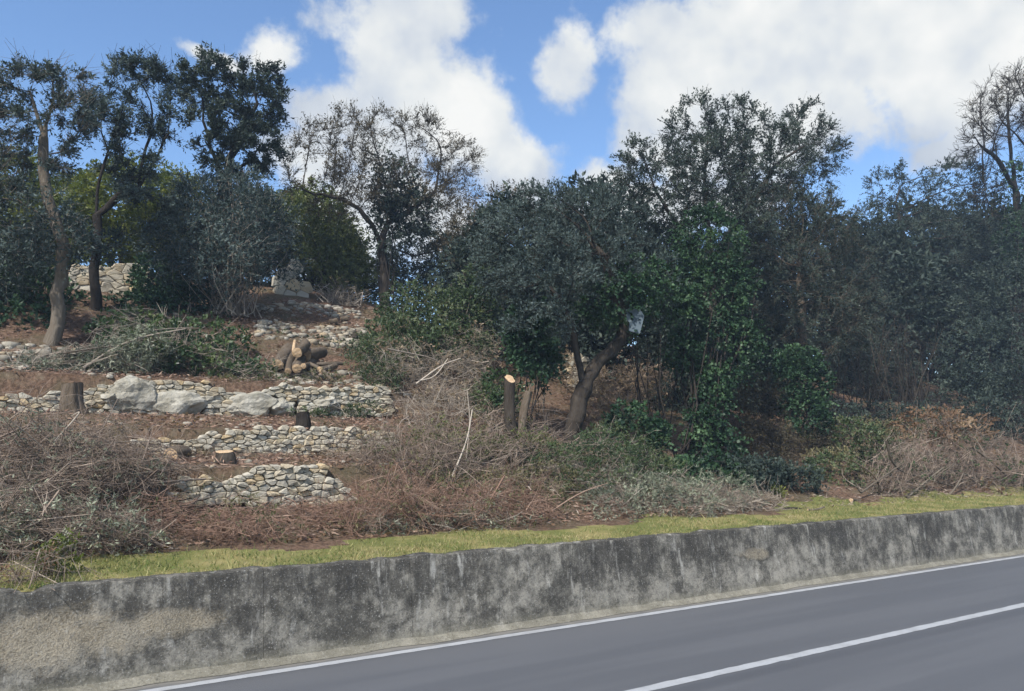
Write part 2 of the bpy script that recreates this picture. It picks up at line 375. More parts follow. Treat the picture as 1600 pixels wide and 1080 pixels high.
def sprays(B, D, ls, n, L, Wd, droop=.15, spread=.8, up=.15, twig_r=0.0):
    """leafy twigs: B bases, D directions; returns leaf geometry and twig geometry"""
    m_ = len(B); tt = RNG.uniform(.08, 1, (m_, n)); ln = ls * RNG.uniform(.6, 1.3, (m_, 1))
    d = tt * ln
    P = B[:, None] + D[:, None] * d[..., None]; P[..., 2] -= droop * d * d / ls
    dirs = nrm(D[:, None] * .7 + RNG.normal(size=(m_, n, 3)) * spread + np.array((0, 0, up)))
    k = m_ * n
    lv = leaves(P.reshape(-1, 3), dirs.reshape(-1, 3), L * (sz := RNG.uniform(.5, 1.4, k)), Wd * sz * RNG.uniform(.8, 1.2, k))
    # clump shade: leaves of a spray share part of their tone
    q = lv[2].reshape(m_, n, 4) * .65 + RNG.random((m_, 1, 1)) * .35
    lv = (lv[0], lv[1], q.reshape(-1))
    tw = None
    if twig_r:
        E_ = B + D * ln; E_[:, 2] -= droop * ln[:, 0] ** 2 / ls
        v, f, _ = segs(B, E_, np.full(m_, twig_r), np.full(m_, twig_r * .5), 3)
        tw = (v, f, np.repeat(RNG.random(m_), 6))
    return lv, tw

def lobe(px, py, Y, rx, ry, dens=1.0, deep=None):
    c = at(px, py, Y); s = scale_at(c)
    r = np.array((rx / s, (rx / s if deep is None else deep), ry / s))
    return c, r, dens
def sample_lobes(lobes, n, shell=.0):
    """random points in a union of ellipsoids; shell > 0 pushes them outwards"""
    wts = np.array([l[1].prod() ** .75 * l[2] for l in lobes]); wts /= wts.sum()
    which = RNG.choice(len(lobes), n, p=wts)
    C = np.array([l[0] for l in lobes])[which]; Rd = np.array([l[1] for l in lobes])[which]
    d = rdir(n); r = RNG.random(n) ** (1 / (3 + 4 * shell))
    return C + d * Rd * r[:, None], d, which

def colonize(paths, att, step=.3, kill=.5, infl=6.0, iters=90):
    """space colonisation from given trunk polylines [(pts, r)]; returns nodes, parents"""
    N, Pn = [], []
    for path in paths:
        par = -1
        if isinstance(path[0], int): pts = path[1]; par = int(np.linalg.norm(np.array(N) - pts[0], axis=1).argmin()); pts = [N[par]] + list(pts[1:])
        else: pts = path[1]
        for a_, b_ in zip(pts[:-1], pts[1:]):
            ln = np.linalg.norm(b_ - a_); k = max(1, int(ln / step))
            if par == -1: N.append(a_); Pn.append(-1); par = 0
            for i in range(1, k + 1):
                N.append(a_ + (b_ - a_) * i / k + RNG.normal(size=3) * .02); Pn.append(par); par = len(N) - 1
    N = [np.asarray(x) for x in N]
    att = att.copy(); nd = np.full(len(att), 1e9); ni = np.zeros(len(att), int)
    NA = np.array(N); new = np.arange(len(N))
    for it in range(iters):
        if len(att) == 0: break
        d = np.linalg.norm(att[:, None] - NA[new][None], axis=2); j = d.argmin(1); dm = d[np.arange(len(att)), j]
        better = dm < nd; nd[better] = dm[better]; ni[better] = new[j[better]]
        keep = nd > kill; att, nd, ni = att[keep], nd[keep], ni[keep]
        act = nd < infl
        if not act.any(): break
        idx = np.unique(ni[act]); acc = np.zeros((len(NA), 3))
        np.add.at(acc, ni[act], nrm(att[act] - NA[ni[act]]))
        dirs = nrm(acc[idx] + RNG.normal(size=(len(idx), 3)) * .25)
        nn = NA[idx] + dirs * step
        new = np.arange(len(NA), len(NA) + len(nn)); NA = np.concatenate([NA, nn]); Pn.extend(idx.tolist())
        if len(NA) > 6000: break
    return NA, np.array(Pn)

def skeleton_mesh(N, Pn, r_tip, expo, r_max):
    n = len(N); acc = np.zeros(n); kids = np.zeros(n, int)
    order = np.arange(n)[::-1]
    Rr = np.zeros(n); main = np.full(n, -1); best = np.zeros(n)
    for i in order:
        Rr[i] = max(r_tip, acc[i] ** (1 / expo)) if acc[i] else r_tip
        p = Pn[i]
        if p >= 0:
            acc[p] += Rr[i] ** expo; kids[p] += 1
            if Rr[i] > best[p]: best[p] = Rr[i]; main[p] = i
    if True:
        g = math.log(r_max / r_tip) / math.log(Rr[0] / r_tip); Rr = r_tip * (Rr / r_tip) ** g
    Rr = Rr * (1 + .38 * np.exp(-np.linalg.norm(N - N[0], axis=1) / .3) * (Rr > .4 * r_max))
    ch = np.arange(n)[Pn >= 0]; pa = Pn[ch]
    D = np.zeros((n, 3)); D[ch] = nrm(N[ch] - N[pa]); D[0] = D[main[0]] if main[0] >= 0 else (0, 0, 1)
    DA = np.where((main[pa] == ch)[:, None], D[pa], D[ch]); ra = np.where(main[pa] == ch, Rr[pa], Rr[ch] * 1.12)
    parts = []
    for lo, hi, k in ((0, .012, 3), (.012, .045, 5), (.045, 9, 14)):
        s = (Rr[ch] >= lo) & (Rr[ch] < hi)
        if s.any():
            v, f, _ = segs(N[pa[s]], N[ch[s]], ra[s], Rr[ch[s]], k, DA[s], D[ch[s]])
            if k == 14:                                                  # furrowed, gnarled bark
                cc = np.stack([N[pa[s]], N[ch[s]]], 1)[:, :, None].repeat(14, 2).reshape(-1, 3)
                g_ = np.array([mnoise.fractal(Vector((x * 7, y * 7, z * 1.6)), 1.0, 2.0, 3) + .6 * mnoise.noise(Vector((x * 2.5, y * 2.5, z * 2.5))) for x, y, z in v])
                v = cc + (v - cc) * (1 + .26 * np.clip(g_, -1, 1))[:, None]
            parts.append((v, f, np.full(len(v), .45) + RNG.normal(size=len(v)) * .1))
    return join(parts), Rr, kids, D

def tree(name, label, cat, paths, lobes, leafm, barkm, n_att, n_spray, leaf=(.085, .028), per=14, step=.3, kill=.45, r_tip=.006, expo=2.0, r_max=.2,
         spray_len=.38, bare=0.0, up=.15, droop=.2, group=None, base=None, shell=.5, extra=None, twigs=0):
    b0 = paths[0][1][0]; b0[2] = ground_z(b0[0], b0[1]) - .06                # rooted in the slope
    base = b0 if base is None else base
    att, _, _ = sample_lobes(lobes, n_att, shell)
    N, Pn = colonize(paths, att, step, kill)
    (v, f, q), Rr, kids, D = skeleton_mesh(N, Pn, r_tip, expo, r_max)
    parts = [(v, f, q)]
    thin = np.where(Rr < r_tip * 3.2)[0]
    if twigs:
        j = RNG.choice(thin, twigs); d = nrm(D[j] + rdir(twigs) * .8 + np.array((0, 0, .25)))
        P0 = N[j]; ln = RNG.uniform(.25, .75, (twigs, 1))
        P1 = P0 + d * ln * .5 + RNG.normal(size=P0.shape) * .03; P2 = P0 + nrm(d + rdir(twigs) * .35) * ln
        parts.append(polytubes(np.stack([P0, P1, P2], 1), np.tile((r_tip * .9, r_tip * .7, r_tip * .45), (twigs, 1)), 3))
    root = empty(name, base, label, cat, group)
    if n_spray:
        j = RNG.choice(thin, n_spray)
        cen = np.array([l[0] for l in lobes]); near = np.linalg.norm(N[j][:, None] - cen[None], axis=2).argmin(1)
        out = nrm(N[j] - cen[near])
        d = nrm(D[j] * .6 + out * .5 + rdir(n_spray) * .75 + np.array((0, 0, .2)))
        B = N[j] + rdir(n_spray) * RNG.uniform(0, .16, (n_spray, 1))
        lv, tw = sprays(B, d, spray_len, per, leaf[0], leaf[1], droop, .8, up, r_tip * .6)
        parts.append(tw); lvs = [lv]
        if extra is not None: lvs.append(extra)
        V, F, Q = join(lvs)
        link('crown', mesh_np('crown', V - base, F, Q), leafm, root)
    V, F, Q = join(parts)
    link('trunk', mesh_np('trunk', V - base, F, Q, True), barkm, root)
    return root

def leaf_mass(lobes, n, per, leaf, ls=.35, up=.1, droop=.3, shell=.8, spread=.8, outw=.7):
    P, d, _ = sample_lobes(lobes, n, shell)
    lump = np.array([mnoise.noise(Vector(p * .9)) for p in P]); lump2 = np.array([mnoise.noise(Vector(p * 2.6 + 7)) for p in P])
    P = P + d * (lump * .5 + lump2 * .22)[:, None]
    dd = nrm(d * outw + rdir(n) * .8 + np.array((0, 0, .25)))
    lv, _ = sprays(P, dd, ls, per, leaf[0], leaf[1], droop, spread, up, 0)
    k3 = max(4, n // 3)
    v, f, _ = segs(P[:k3], P[:k3] + dd[:k3] * ls, np.full(k3, .004), np.full(k3, .002), 3)
    return lv, (v, f, np.repeat(RNG.random(k3), 6))

def shrub(name, label, cat, lobes, leafm, stemm, n, per=14, leaf=(.08, .035), ls=.35, stems=40, stem_r=.012, shell=.8, up=.1, droop=.3, base=None, group=None, outw=.7, spread=.8):
    lo = min(l[0][2] - l[1][2] for l in lobes); c0 = sum(l[0] for l in lobes) / len(lobes)
    if base is None: base = np.array((c0[0], c0[1], ground_z(c0[0], c0[1]) - .03))
    root = empty(name, base, label, cat, group)
    lv, tw = leaf_mass(lobes, n, per, leaf, ls, up, droop, shell, spread, outw)
    parts = [tw]
    if stems:
        E_, _, _ = sample_lobes(lobes, stems, .2)
        B = np.tile(base, (stems, 1)) + RNG.normal(size=(stems, 3)) * np.array((.35, .25, 0)); B[:, 2] = base[2] - .02
        m1 = B * .6 + E_ * .4 + RNG.normal(size=B.shape) * .18; m2 = B * .25 + E_ * .75 + RNG.normal(size=B.shape) * .18
        r = stem_r * RNG.uniform(.5, 1.6, (stems, 1))
        parts.append(polytubes(np.stack([B, m1, m2, E_], 1), r * np.array((1, .8, .6, .3)), 4))
    V, F, Q = join(parts); link('stems', mesh_np('stems', V - base, F, Q), stemm, root)['kind'] = 'stuff'
    V, F, Q = lv; link('foliage', mesh_np('foliage', V - base, F, Q), leafm, root)['kind'] = 'stuff'
    return root

# ------------------------------------------------------------------ the hill
YP = [9.5, 10.4, 11.4, 13, 15, 17.5, 20, 22, 26, 30, 38, 60, 150]
ZP = [1.02, 1.06, 1.14, 1.88, 2.6, 3.5, 4.75, 5.9, 7.7, 8.7, 9.8, 11, 12]
ZPR = [1.02, 1.05, 1.10, 1.55, 2.30, 3.25, 4.1, 4.8, 6.2, 7.4, 9.0, 11, 12]
def sstep(x, a, b):
    t = np.clip((x - a) / (b - a), 0, 1); return t * t * (3 - 2 * t)
STEPS = [(13.0, .52, 1.0, 6.0), (15.0, .38, .9, 7.4), (17.5, .72, -6, 7.6), (27.0, .8, -4, 4.6)]   # Y, height, X from, X to
def ground_z(X, Y):
    X = np.asarray(X, float); Y = np.asarray(Y, float)
    m_ = sstep(X, 9, 18)
    z = np.interp(Y, YP, ZP) * (1 - m_) + np.interp(Y, YP, ZPR) * m_
    z = z - .55 * sstep(Y, 22.5, 25.5) * (1 - sstep(X, 3.5, 7.5)) * (1 - sstep(Y, 28, 31))
    for yw, h, x0, x1 in STEPS:
        k = sstep(X, x0 - .8, x0 + .1) * (1 - sstep(X, x1 - .2, x1 + 1.2))
        d = Y - yw
        z = z + k * h * .5 * np.where(d < -.06, -1.15 * np.clip(1 + (d + .06) / 1.1, 0, 1), np.where(d > .03, np.clip(1 - (d - .03) / 1.1, 0, 1), (d + .06) / .09 * 2 - 1))
    return z if z.ndim else float(z)
xs = np.concatenate([np.linspace(-160, -12, 20), np.arange(-6, 42, .32), np.linspace(47, 260, 28)])
ys = np.concatenate([np.arange(9.62, 12.9, .16), [12.9, 12.94, 13.03, 13.1], np.arange(13.25, 14.85, .16), [14.9, 14.94, 15.03, 15.1], np.arange(15.25, 17.3, .16),
                     [17.4, 17.44, 17.53, 17.6], np.arange(17.75, 26.8, .32), [26.9, 26.94, 27.03, 27.1], np.arange(27.3, 34, .32), np.linspace(35, 150, 26)])
GX, GY = np.meshgrid(xs, ys); GZ = ground_z(GX, GY)
amp = (sstep(GY, 11.2, 12.5) * .085) * (1 - .65 * sstep(GX, -3, 0) * (1 - sstep(GX, 7, 10)) * (1 - sstep(GY, 18, 20))) + .012
nzv = np.array([mnoise.fractal(Vector((x * .9, y * .9, 0)), 1.0, 2.0, 4) for x, y in zip(GX.ravel(), GY.ravel())]).reshape(GX.shape)
GZ = GZ + nzv * amp
V = np.stack([GX, GY, GZ], -1).reshape(-1, 3); nx_, ny_ = len(xs), len(ys)
i0 = (np.arange(ny_ - 1)[:, None] * nx_ + np.arange(nx_ - 1)).ravel()
hill = link('hill', mesh_np('hill', V, np.stack([i0, i0 + 1, i0 + nx_ + 1, i0 + nx_], -1), None, True), M['soil']); tag(hill, kind='structure')
hill.data.materials.append(M['turf'])
cy = np.repeat((ys[:-1] + ys[1:]) / 2, nx_ - 1); cx = np.tile((xs[:-1] + xs[1:]) / 2, ny_ - 1)
hill.data.polygons.foreach_set('material_index', (cy < 11.15 + .25 * np.sin(cx * 1.3) + .15 * np.sin(cx * 3.1) + .75 * sstep(cx, 12, 17)).astype(np.int32))

def sheet(name, x0, x1, y0, y1, z, m_, nxs=1):
    X_ = np.linspace(x0, x1, nxs + 1); V = np.array([(x, y, z) for x in X_ for y in (y0, y1)])
    F = [(2 * i, 2 * i + 2, 2 * i + 3, 2 * i + 1) for i in range(nxs)]
    return tag(link(name, mesh_np(name, V, F), m_), kind='structure')
sheet('ground', -400, 500, -400, 400, -.06, M['far'])
sheet('road', -300, 400, -3.2, 9.6, 0, M['asphalt'])
def marking(y, wd, x0, x1, z=.004):
    X_ = np.arange(x0, x1, .12); n = len(X_)
    e0 = y - wd / 2 + RNG.normal(size=n) * .004; e1 = y + wd / 2 + RNG.normal(size=n) * .004
    V = np.concatenate([np.stack([X_, e0, np.full(n, z)], -1), np.stack([X_, e1, np.full(n, z)], -1)])
    i = np.arange(n - 1)
    return tag(link('road_marking', mesh_np('road_marking', V, np.stack([i, i + 1, n + i + 1, n + i], -1)), M['paint']), kind='structure')
marking(9.09, .13, -12, 70); marking(6.385, .15, -12, 70)

# ------------------------------------------------------------------ concrete retaining wall in cast panels
JX = [-14.0, -9.5, -5.6, -1.7, 2.66, 4.55, 7.45, 9.6, 12.3, 16.0, 19.8, 24.0, 28.2, 32.5, 37.0, 42.0]
rw = empty('retaining_wall', (8, 9.45, 0), 'low stained concrete retaining wall between road and grass verge', 'wall')
PROF = [(9.60, 0.0)] + [(9.42 + .15 * t, -.02 + 1.06 * t) for t in np.linspace(0, 1, 18)] + [(9.575, 1.052), (9.62, 1.06), (9.70, 1.06), (9.80, 1.055), (9.86, .9)]
for xa, xb in zip(JX[:-1], JX[1:]):
    far_ = xb < -2 or xa > 27
    X_ = np.linspace(xa + .0012, xb - .0012, max(8, int((xb - xa) / (.25 if far_ else .07))))
    V = np.empty((len(X_), len(PROF), 3)); off = RNG.normal() * .003; offz = RNG.normal() * .004
    for i, x in enumerate(X_):
        e = .0025 * math.exp(-min(x - X_[0], X_[-1] - x) / .02)                   # worn arrises at the joints
        for j, (y, z) in enumerate(PROF):
            d = mnoise.fractal(Vector((x * 3, y * 3, z * 3)), 1.0, 2.1, 4) * .016 + mnoise.noise(Vector((x * .8, 3, z))) * .02
            top = max(0, z - .8) / .25
            V[i, j] = (x, y + off - d + e, z + (offz + mnoise.fractal(Vector((x * 2.2, 9, 1)), 1.0, 2.0, 5) * .030 - max(0, mnoise.noise(Vector((x * 1.7, 4, 4))) - .3) * .09) * top)
    n0, n1 = len(X_), len(PROF); idx = np.arange(n0 * n1).reshape(n0, n1)
    F = np.stack([idx[:-1, :-1], idx[1:, :-1], idx[1:, 1:], idx[:-1, 1:]], -1).reshape(-1, 4)
    V = V.reshape(-1, 3)
    o = link('panel', mesh_np('panel', V - np.array((8, 9.45, 0)), F, None, True), M['concrete'], rw)
# sloping gutter strip of mortar and dust at the foot of the wall
X_ = np.arange(-14, 70, .15); G = []
for x in X_:
    wv = mnoise.fractal(Vector((x * 1.1, 0, 5)), 1.0, 2.0, 4) * .05
    G.append([(x, 9.30 + wv * 1.5, .006), (x, 9.35 + wv * .6, .018 + wv * .1), (x, 9.38, .04 + wv * .25), (x, 9.46, .085 + wv * .5)])
G = np.array(G); n0 = len(X_); idx = np.arange(n0 * 4).reshape(n0, 4)
link('footing', mesh_np('footing', G.reshape(-1, 3) - np.array((8, 9.45, 0)), np.stack([idx[:-1, :-1], idx[1:, :-1], idx[1:, 1:], idx[:-1, 1:]], -1).reshape(-1, 4), None, True), M['concrete'], rw)

# ------------------------------------------------------------------ dry stone walls, every stone a part
def clip_poly(poly, mx_, my_, nx, ny):
    out = []; n = len(poly)
    for i in range(n):
        a, b = poly[i], poly[(i + 1) % n]
        da = (a[0] - mx_) * nx + (a[1] - my_) * ny; db = (b[0] - mx_) * nx + (b[1] - my_) * ny
        if da <= 0: out.append(a)
        if (da < 0 < db) or (db < 0 < da):
            t = da / (da - db); out.append((a[0] + (b[0] - a[0]) * t, a[1] + (b[1] - a[1]) * t))
    return out
def stone_mesh(poly, depth, proud, cx_, cz_):
    n = len(poly); P = np.array(poly) - np.array((cx_, cz_))
    V = []
    for (sc_, y) in ((.85, depth), (1.0, depth * .35), (.985, -proud * .5), (.86, -proud)):
        for p in P:
            j = 1 + random.gauss(0, .02)
            V.append((p[0] * sc_ * j, y + random.gauss(0, .006) + (random.gauss(0, .012) if sc_ < .8 else 0), p[1] * sc_ * j))
    V.append((random.gauss(0, .02), -proud - random.uniform(-.004, .02), random.gauss(0, .015)))
    F = []
    for r in range(3):
        for i in range(n):
            j = (i + 1) % n; F.append((r * n + i, r * n + j, (r + 1) * n + j, (r + 1) * n + i))
    me = bpy.data.meshes.new('stone')
    tri = [(3 * n + i, 3 * n + (i + 1) % n, 4 * n) for i in range(n)]
    me.from_pydata(V, [], F + tri); me.update()
    return me
def stone_wall(name, label, Y, top, bot, cw, ch, holes=(), batter=.1, gap=.0035, jit=.3, thick=.22, cat='wall', core=True):
    """top / bot: photo outlines [(px, py)] of the face, seen at distance Y"""
    tp = np.array([at(x, y, Y) for x, y in top]); bt = np.array([at(x, y, Y) for x, y in bot])
    ft = lambda x: np.interp(x, tp[:, 0], tp[:, 2]); fb_ = lambda x: np.interp(x, bt[:, 0], bt[:, 2])
    x0, x1 = max(tp[0, 0], bt[0, 0]), min(tp[-1, 0], bt[-1, 0]); z0, z1 = bt[:, 2].min() - .1, tp[:, 2].max() + ch
    hl = [(at(px, py, Y), rx / scale_at(at(px, py, Y)), ry / scale_at(at(px, py, Y))) for px, py, rx, ry in holes]
    sites = []; z = z0 - ch
    while z < z1 + ch:
        h = ch * random.uniform(.75, 1.3); x = x0 - 2 * cw + random.uniform(0, cw)
        while x < x1 + 2 * cw:
            wd = cw * random.choice((.4, .6, .8, 1, 1, 1.3, 1.9))
            sites.append((x + wd / 2, z + h * .5 + random.gauss(0, ch * jit * .5))); x += wd
        z += h
    sites = np.array(sites); A = np.array((1 / cw, 1 / ch))
    root = empty(name, ((x0 + x1) / 2, Y, float(fb_((x0 + x1) / 2))), label, cat); rl = np.array(root.location)
    rx_, count = None, 0
    for s in sites:
        x, z = s
        if x < x0 or x > x1 or z < fb_(x) - ch * .4 or z > ft(x) - ch * .15: continue
        if any(((x - c[0]) / a_) ** 2 + ((z - c[2]) / b_) ** 2 < 1 for c, a_, b_ in hl): continue
        d = (sites - s) * A; near = np.where((np.abs(d) < 2.6).all(1))[0]
        poly = [(x - 2 * cw, z - 2 * ch), (x + 2 * cw, z - 2 * ch), (x + 2 * cw, z + 2 * ch), (x - 2 * cw, z + 2 * ch)]
        for k in near:
            if (sites[k] == s).all(): continue
            v = (sites[k] - s) * A * A
            poly = clip_poly(poly, (sites[k][0] + x) / 2, (sites[k][1] + z) / 2, v[0], v[1])
            if len(poly) < 3: break
        if len(poly) < 3: continue
        c_ = np.mean(poly, 0); ex = np.ptp(np.array(poly), axis=0)
        if ex.min() < .04: continue
        g = gap * random.uniform(.6, 1.7); sc_ = np.maximum(.6, 1 - 2 * g / ex)
        poly = [tuple(c_ + (np.array(p) - c_) * sc_) for p in poly]
        rp = []                                                                   # knock the corners off
        for i in range(len(poly)):
            a_, b_ = np.array(poly[i]), np.array(poly[(i + 1) % len(poly)])
            k = random.uniform(.06, .17)
            if np.linalg.norm(b_ - a_) < .035: rp.append(tuple((a_ + b_) / 2)); continue
            rp += [tuple(a_ + (b_ - a_) * k), tuple(b_ - (b_ - a_) * k)]
        o = link('stone', stone_mesh(rp, thick * random.uniform(.8, 1.1), random.uniform(.02, .05), *c_), M['stone'], root)
        o.location = (c_[0] - rl[0], -.16 + batter * (c_[1] - z0) + random.gauss(0, .02), c_[1] - rl[2])
        o.rotation_euler = (random.gauss(0, .09), random.gauss(0, .03), random.gauss(0, .10)); count += 1
    if core:
        X_ = np.linspace(x0 + .1, x1 - .1, 40); V = []
        for x in X_:
            for z, y in ((fb_(x) - .15, .10), (max(fb_(x), ft(x) - ch * .9), .10), (max(fb_(x), ft(x) - ch * .9), .45)): V.append((x - rl[0], y - .02, z - rl[2]))
        idx = np.arange(len(V)).reshape(40, 3)
        link('hearting', mesh_np('hearting', np.array(V), np.stack([idx[:-1, :-1], idx[1:, :-1], idx[1:, 1:], idx[:-1, 1:]], -1).reshape(-1, 4)), M['dark_soil'], root)
    return root

stone_wall('dry_stone_wall', 'lowest stretch of pale dry stone wall, nearest the verge', 13.0,
           [(262, 768), (282, 742), (330, 740), (345, 752), (368, 752), (394, 724), (505, 726), (520, 748), (548, 768)],
           [(262, 782), (300, 786), (400, 788), (440, 794), (530, 796), (548, 790)], .17, .092, jit=.55)
stone_wall('dry_stone_wall', 'long low dry stone wall on the middle terrace, below the dark stump', 15.0,
           [(205, 690), (300, 682), (330, 676), (380, 672), (392, 666), (500, 668), (560, 672), (612, 678)],
           [(205, 708), (330, 712), (420, 716), (500, 718), (560, 706), (612, 694)], .165, .08, jit=.5)
stone_wall('dry_stone_wall', 'upper terrace dry stone wall with boulders built into its face', 17.5,
           [(-60, 620), (0, 618), (100, 612), (165, 602), (185, 592), (250, 588), (320, 596), (350, 608), (400, 612), (430, 602), (505, 606), (540, 604), (598, 604), (615, 622)],
           [(-60, 664), (0, 660), (110, 650), (200, 650), (340, 662), (480, 650), (560, 650), (615, 648)], .19, .09, jit=.5,
           holes=[(213, 622, 22, 20), (278, 640, 38, 20), (415, 638, 48, 18), (515, 634, 18, 9), (375, 604, 18, 8)])
stone_wall('dry_stone_wall', 'shaded dry stone wall behind the trunks of the tall trees', 27.0,
           [(100, 420), (130, 412), (215, 410), (240, 416)], [(100, 462), (150, 466), (240, 464)], .33, .18, jit=.5)
stone_wall('ruined_wall', 'ruined corner of big grey blocks among bushes uphill', 25.6,
           [(430, 432), (440, 412), (468, 414), (484, 440)], [(430, 464), (484, 470)], .42, .34, jit=.5)
stone_wall('dry_stone_wall', 'scrap of stone wall seen behind the forked olive trunk', 19.7,
           [(884, 556), (900, 552), (930, 560)], [(884, 606), (930, 612)], .24, .15)

# ------------------------------------------------------------------ boulders
def rock_mesh(rx, ry, rz, seed, rough=.22, n=3):
    import bmesh
    bm = bmesh.new(); bmesh.ops.create_icosphere(bm, subdivisions=n + 1, radius=1); rr = random.Random(seed)
    planes = [(Vector((rr.gauss(0, 1), rr.gauss(0, 1) - .3, rr.gauss(0, 1))).normalized(), rr.uniform(.66, .95)) for _ in range(14)]
    for v in bm.verts:
        c = v.co.copy()
        for pn, pd in planes:
            q = c.dot(pn)
            if q > pd: c = c - pn * (q - pd)
        d = 1 + rough * .45 * mnoise.fractal(c * 2.2 + Vector((seed * 7.3, seed, 0)), 1.0, 2.0, 5)
        v.co = Vector((c.x * rx, c.y * ry, c.z * rz)) * d * 1.15
    me = bpy.data.meshes.new('rock'); bm.to_mesh(me); bm.free(); return me
for i, (px, py, rx, ry, lab) in enumerate([(213, 618, 30, 27, 'pale boulder with flat face in upper terrace wall, beside the bigger one'),
                                           (278, 637, 46, 25, 'biggest whitish boulder bulging from the upper terrace wall'),
                                           (400, 634, 36, 21, 'flat-faced white boulder in the wall above the middle terrace'),
                                           (442, 637, 22, 18, 'grey mossy boulder touching the flat-faced white one'),
                                           (515, 632, 22, 12, 'small grey boulder at the broken end of the upper terrace wall'),
                                           (172, 622, 16, 11, 'smallest pale boulder in the upper wall near the upright stump')]):
    c = at(px, py, 17.2); s = scale_at(c)
    o = link('boulder', rock_mesh(rx / s, .30, ry / s, i + 1, .34), M['boulder'], None, c + np.array((0, .27, 0)))
    o.rotation_euler = (0, random.uniform(-.15, .15), 0)
    tag(o, lab, 'boulder', 'boulders in the upper terrace wall')

# ------------------------------------------------------------------ scattered stuff on the ground
def rubble(n, xr, yr, size, name, label, dens=None):
    X = RNG.uniform(*xr, n); Y = RNG.uniform(*yr, n)
    if dens is not None: k = dens(X, Y) > RNG.random(n); X, Y = X[k], Y[k]
    Z = ground_z(X, Y); n = len(X); V = []; F = []
    cube = np.array([(x, y, z) for x in (-1, 1) for y in (-1, 1) for z in (-1, 1)], float)
    octa = np.concatenate([cube * .72, [(1, 0, 0), (-1, 0, 0), (0, 1, 0), (0, -1, 0), (0, 0, 1), (0, 0, -1)]])
    fc = []
    for fx, q in ((8, (4, 6, 7, 5)), (9, (0, 1, 3, 2)), (10, (2, 3, 7, 6)), (11, (0, 4, 5, 1)), (12, (1, 5, 7, 3)), (13, (0, 2, 6, 4))):
        for i in range(4): fc.append((q[i], q[(i + 1) % 4], fx))
    fc = np.array(fc); sz = size * RNG.uniform(.35, 1.9, (n, 1, 1)) * RNG.uniform(.5, 1, (n, 1, 1)) * np.array((1.25, 1.0, .7))
    Vv = octa[None] * sz * (1 + RNG.normal(size=(n, 14, 3)) * .14)
    a_ = RNG.uniform(0, 6.28, n); cs, sn = np.cos(a_)[:, None], np.sin(a_)[:, None]
    Vv = np.stack([Vv[..., 0] * cs - Vv[..., 1] * sn + X[:, None], Vv[..., 0] * sn + Vv[..., 1] * cs + Y[:, None], Vv[..., 2] + (Z + size * .05)[:, None]], -1)
    Ff = (fc[None] + np.arange(n)[:, None, None] * 14).reshape(-1, 3)
    return tag(link(name, mesh_np(name, Vv.reshape(-1, 3), Ff, np.repeat(RNG.random(n), 14)), M['rubble']), label, 'rubble', kind='stuff')
def band(px0, px1, py, Yc):
    a_, b_ = at(px0, py, Yc), at(px1, py, Yc); return a_[0], b_[0]
x0, x1 = band(395, 560, 495, 24.2); rubble(150, (x0, x1), (23.4, 24.6), .075, 'rubble', 'loose pale stones of a collapsed terrace near the top')
x0, x1 = band(395, 575, 535, 21.6); rubble(210, (x0, x1), (20.9, 22.2), .08, 'rubble', 'spilled wall stones behind the log heap')
x0, x1 = band(430, 620, 590, 18.6); rubble(130, (x0, x1), (17.8, 19.4), .075, 'rubble', 'scattered stones between the log heap and terrace wall')
x0, x1 = band(-60, 160, 570, 18.6); rubble(160, (x0, x1), (18.3, 19.8), .09, 'rubble', 'few stones lying below the pale leaning trunk')
rubble(420, (1, 9), (12.2, 24), .045, 'rubble', 'odd small stones strewn over the lower terraces')

def litter(n, xr, yr, L, Wd, m_, name, label, dens=None, lift=.015):
    X = RNG.uniform(*xr, n); Y = yr[0] + (yr[1] - yr[0]) * RNG.random(n) ** 1.2
    if dens is not None: k = dens(X, Y) > RNG.random(n); X, Y = X[k], Y[k]
    n = len(X); Z = ground_z(X, Y) + np.abs(RNG.normal(size=n)) * lift + .02
    d = RNG.normal(size=(n, 3)) * np.array((1, 1, .3)); d = nrm(d)
    V, F, Q = leaves(np.stack([X, Y, Z], -1), d, L * RNG.uniform(.5, 1.5, n), Wd * RNG.uniform(.6, 1.4, n))
    return tag(link(name, mesh_np(name, V, F, Q), m_), label, 'litter', kind='stuff')
nd = lambda sc_, lo, hi: (lambda X, Y: sstep(np.array([mnoise.fractal(Vector((x * sc_, y * sc_, 2)), 1.0, 2.0, 3) for x, y in zip(X, Y)]), lo, hi))
litter(26000, (-1, 12), (11.4, 25), .11, .02, M['twig_red'], 'needle_litter', 'rust-brown needles and twigs covering the terraces')
litter(10000, (-1, 18), (11.2, 24), .10, .05, M['dryleaf'], 'leaf_litter', 'dry fallen leaves on the slope', nd(.5, -.2, .4))
litter(9000, (8, 36), (11.3, 19), .12, .02, M['twig_brown'], 'twig_litter', 'grey twigs and chips under the cleared slope')

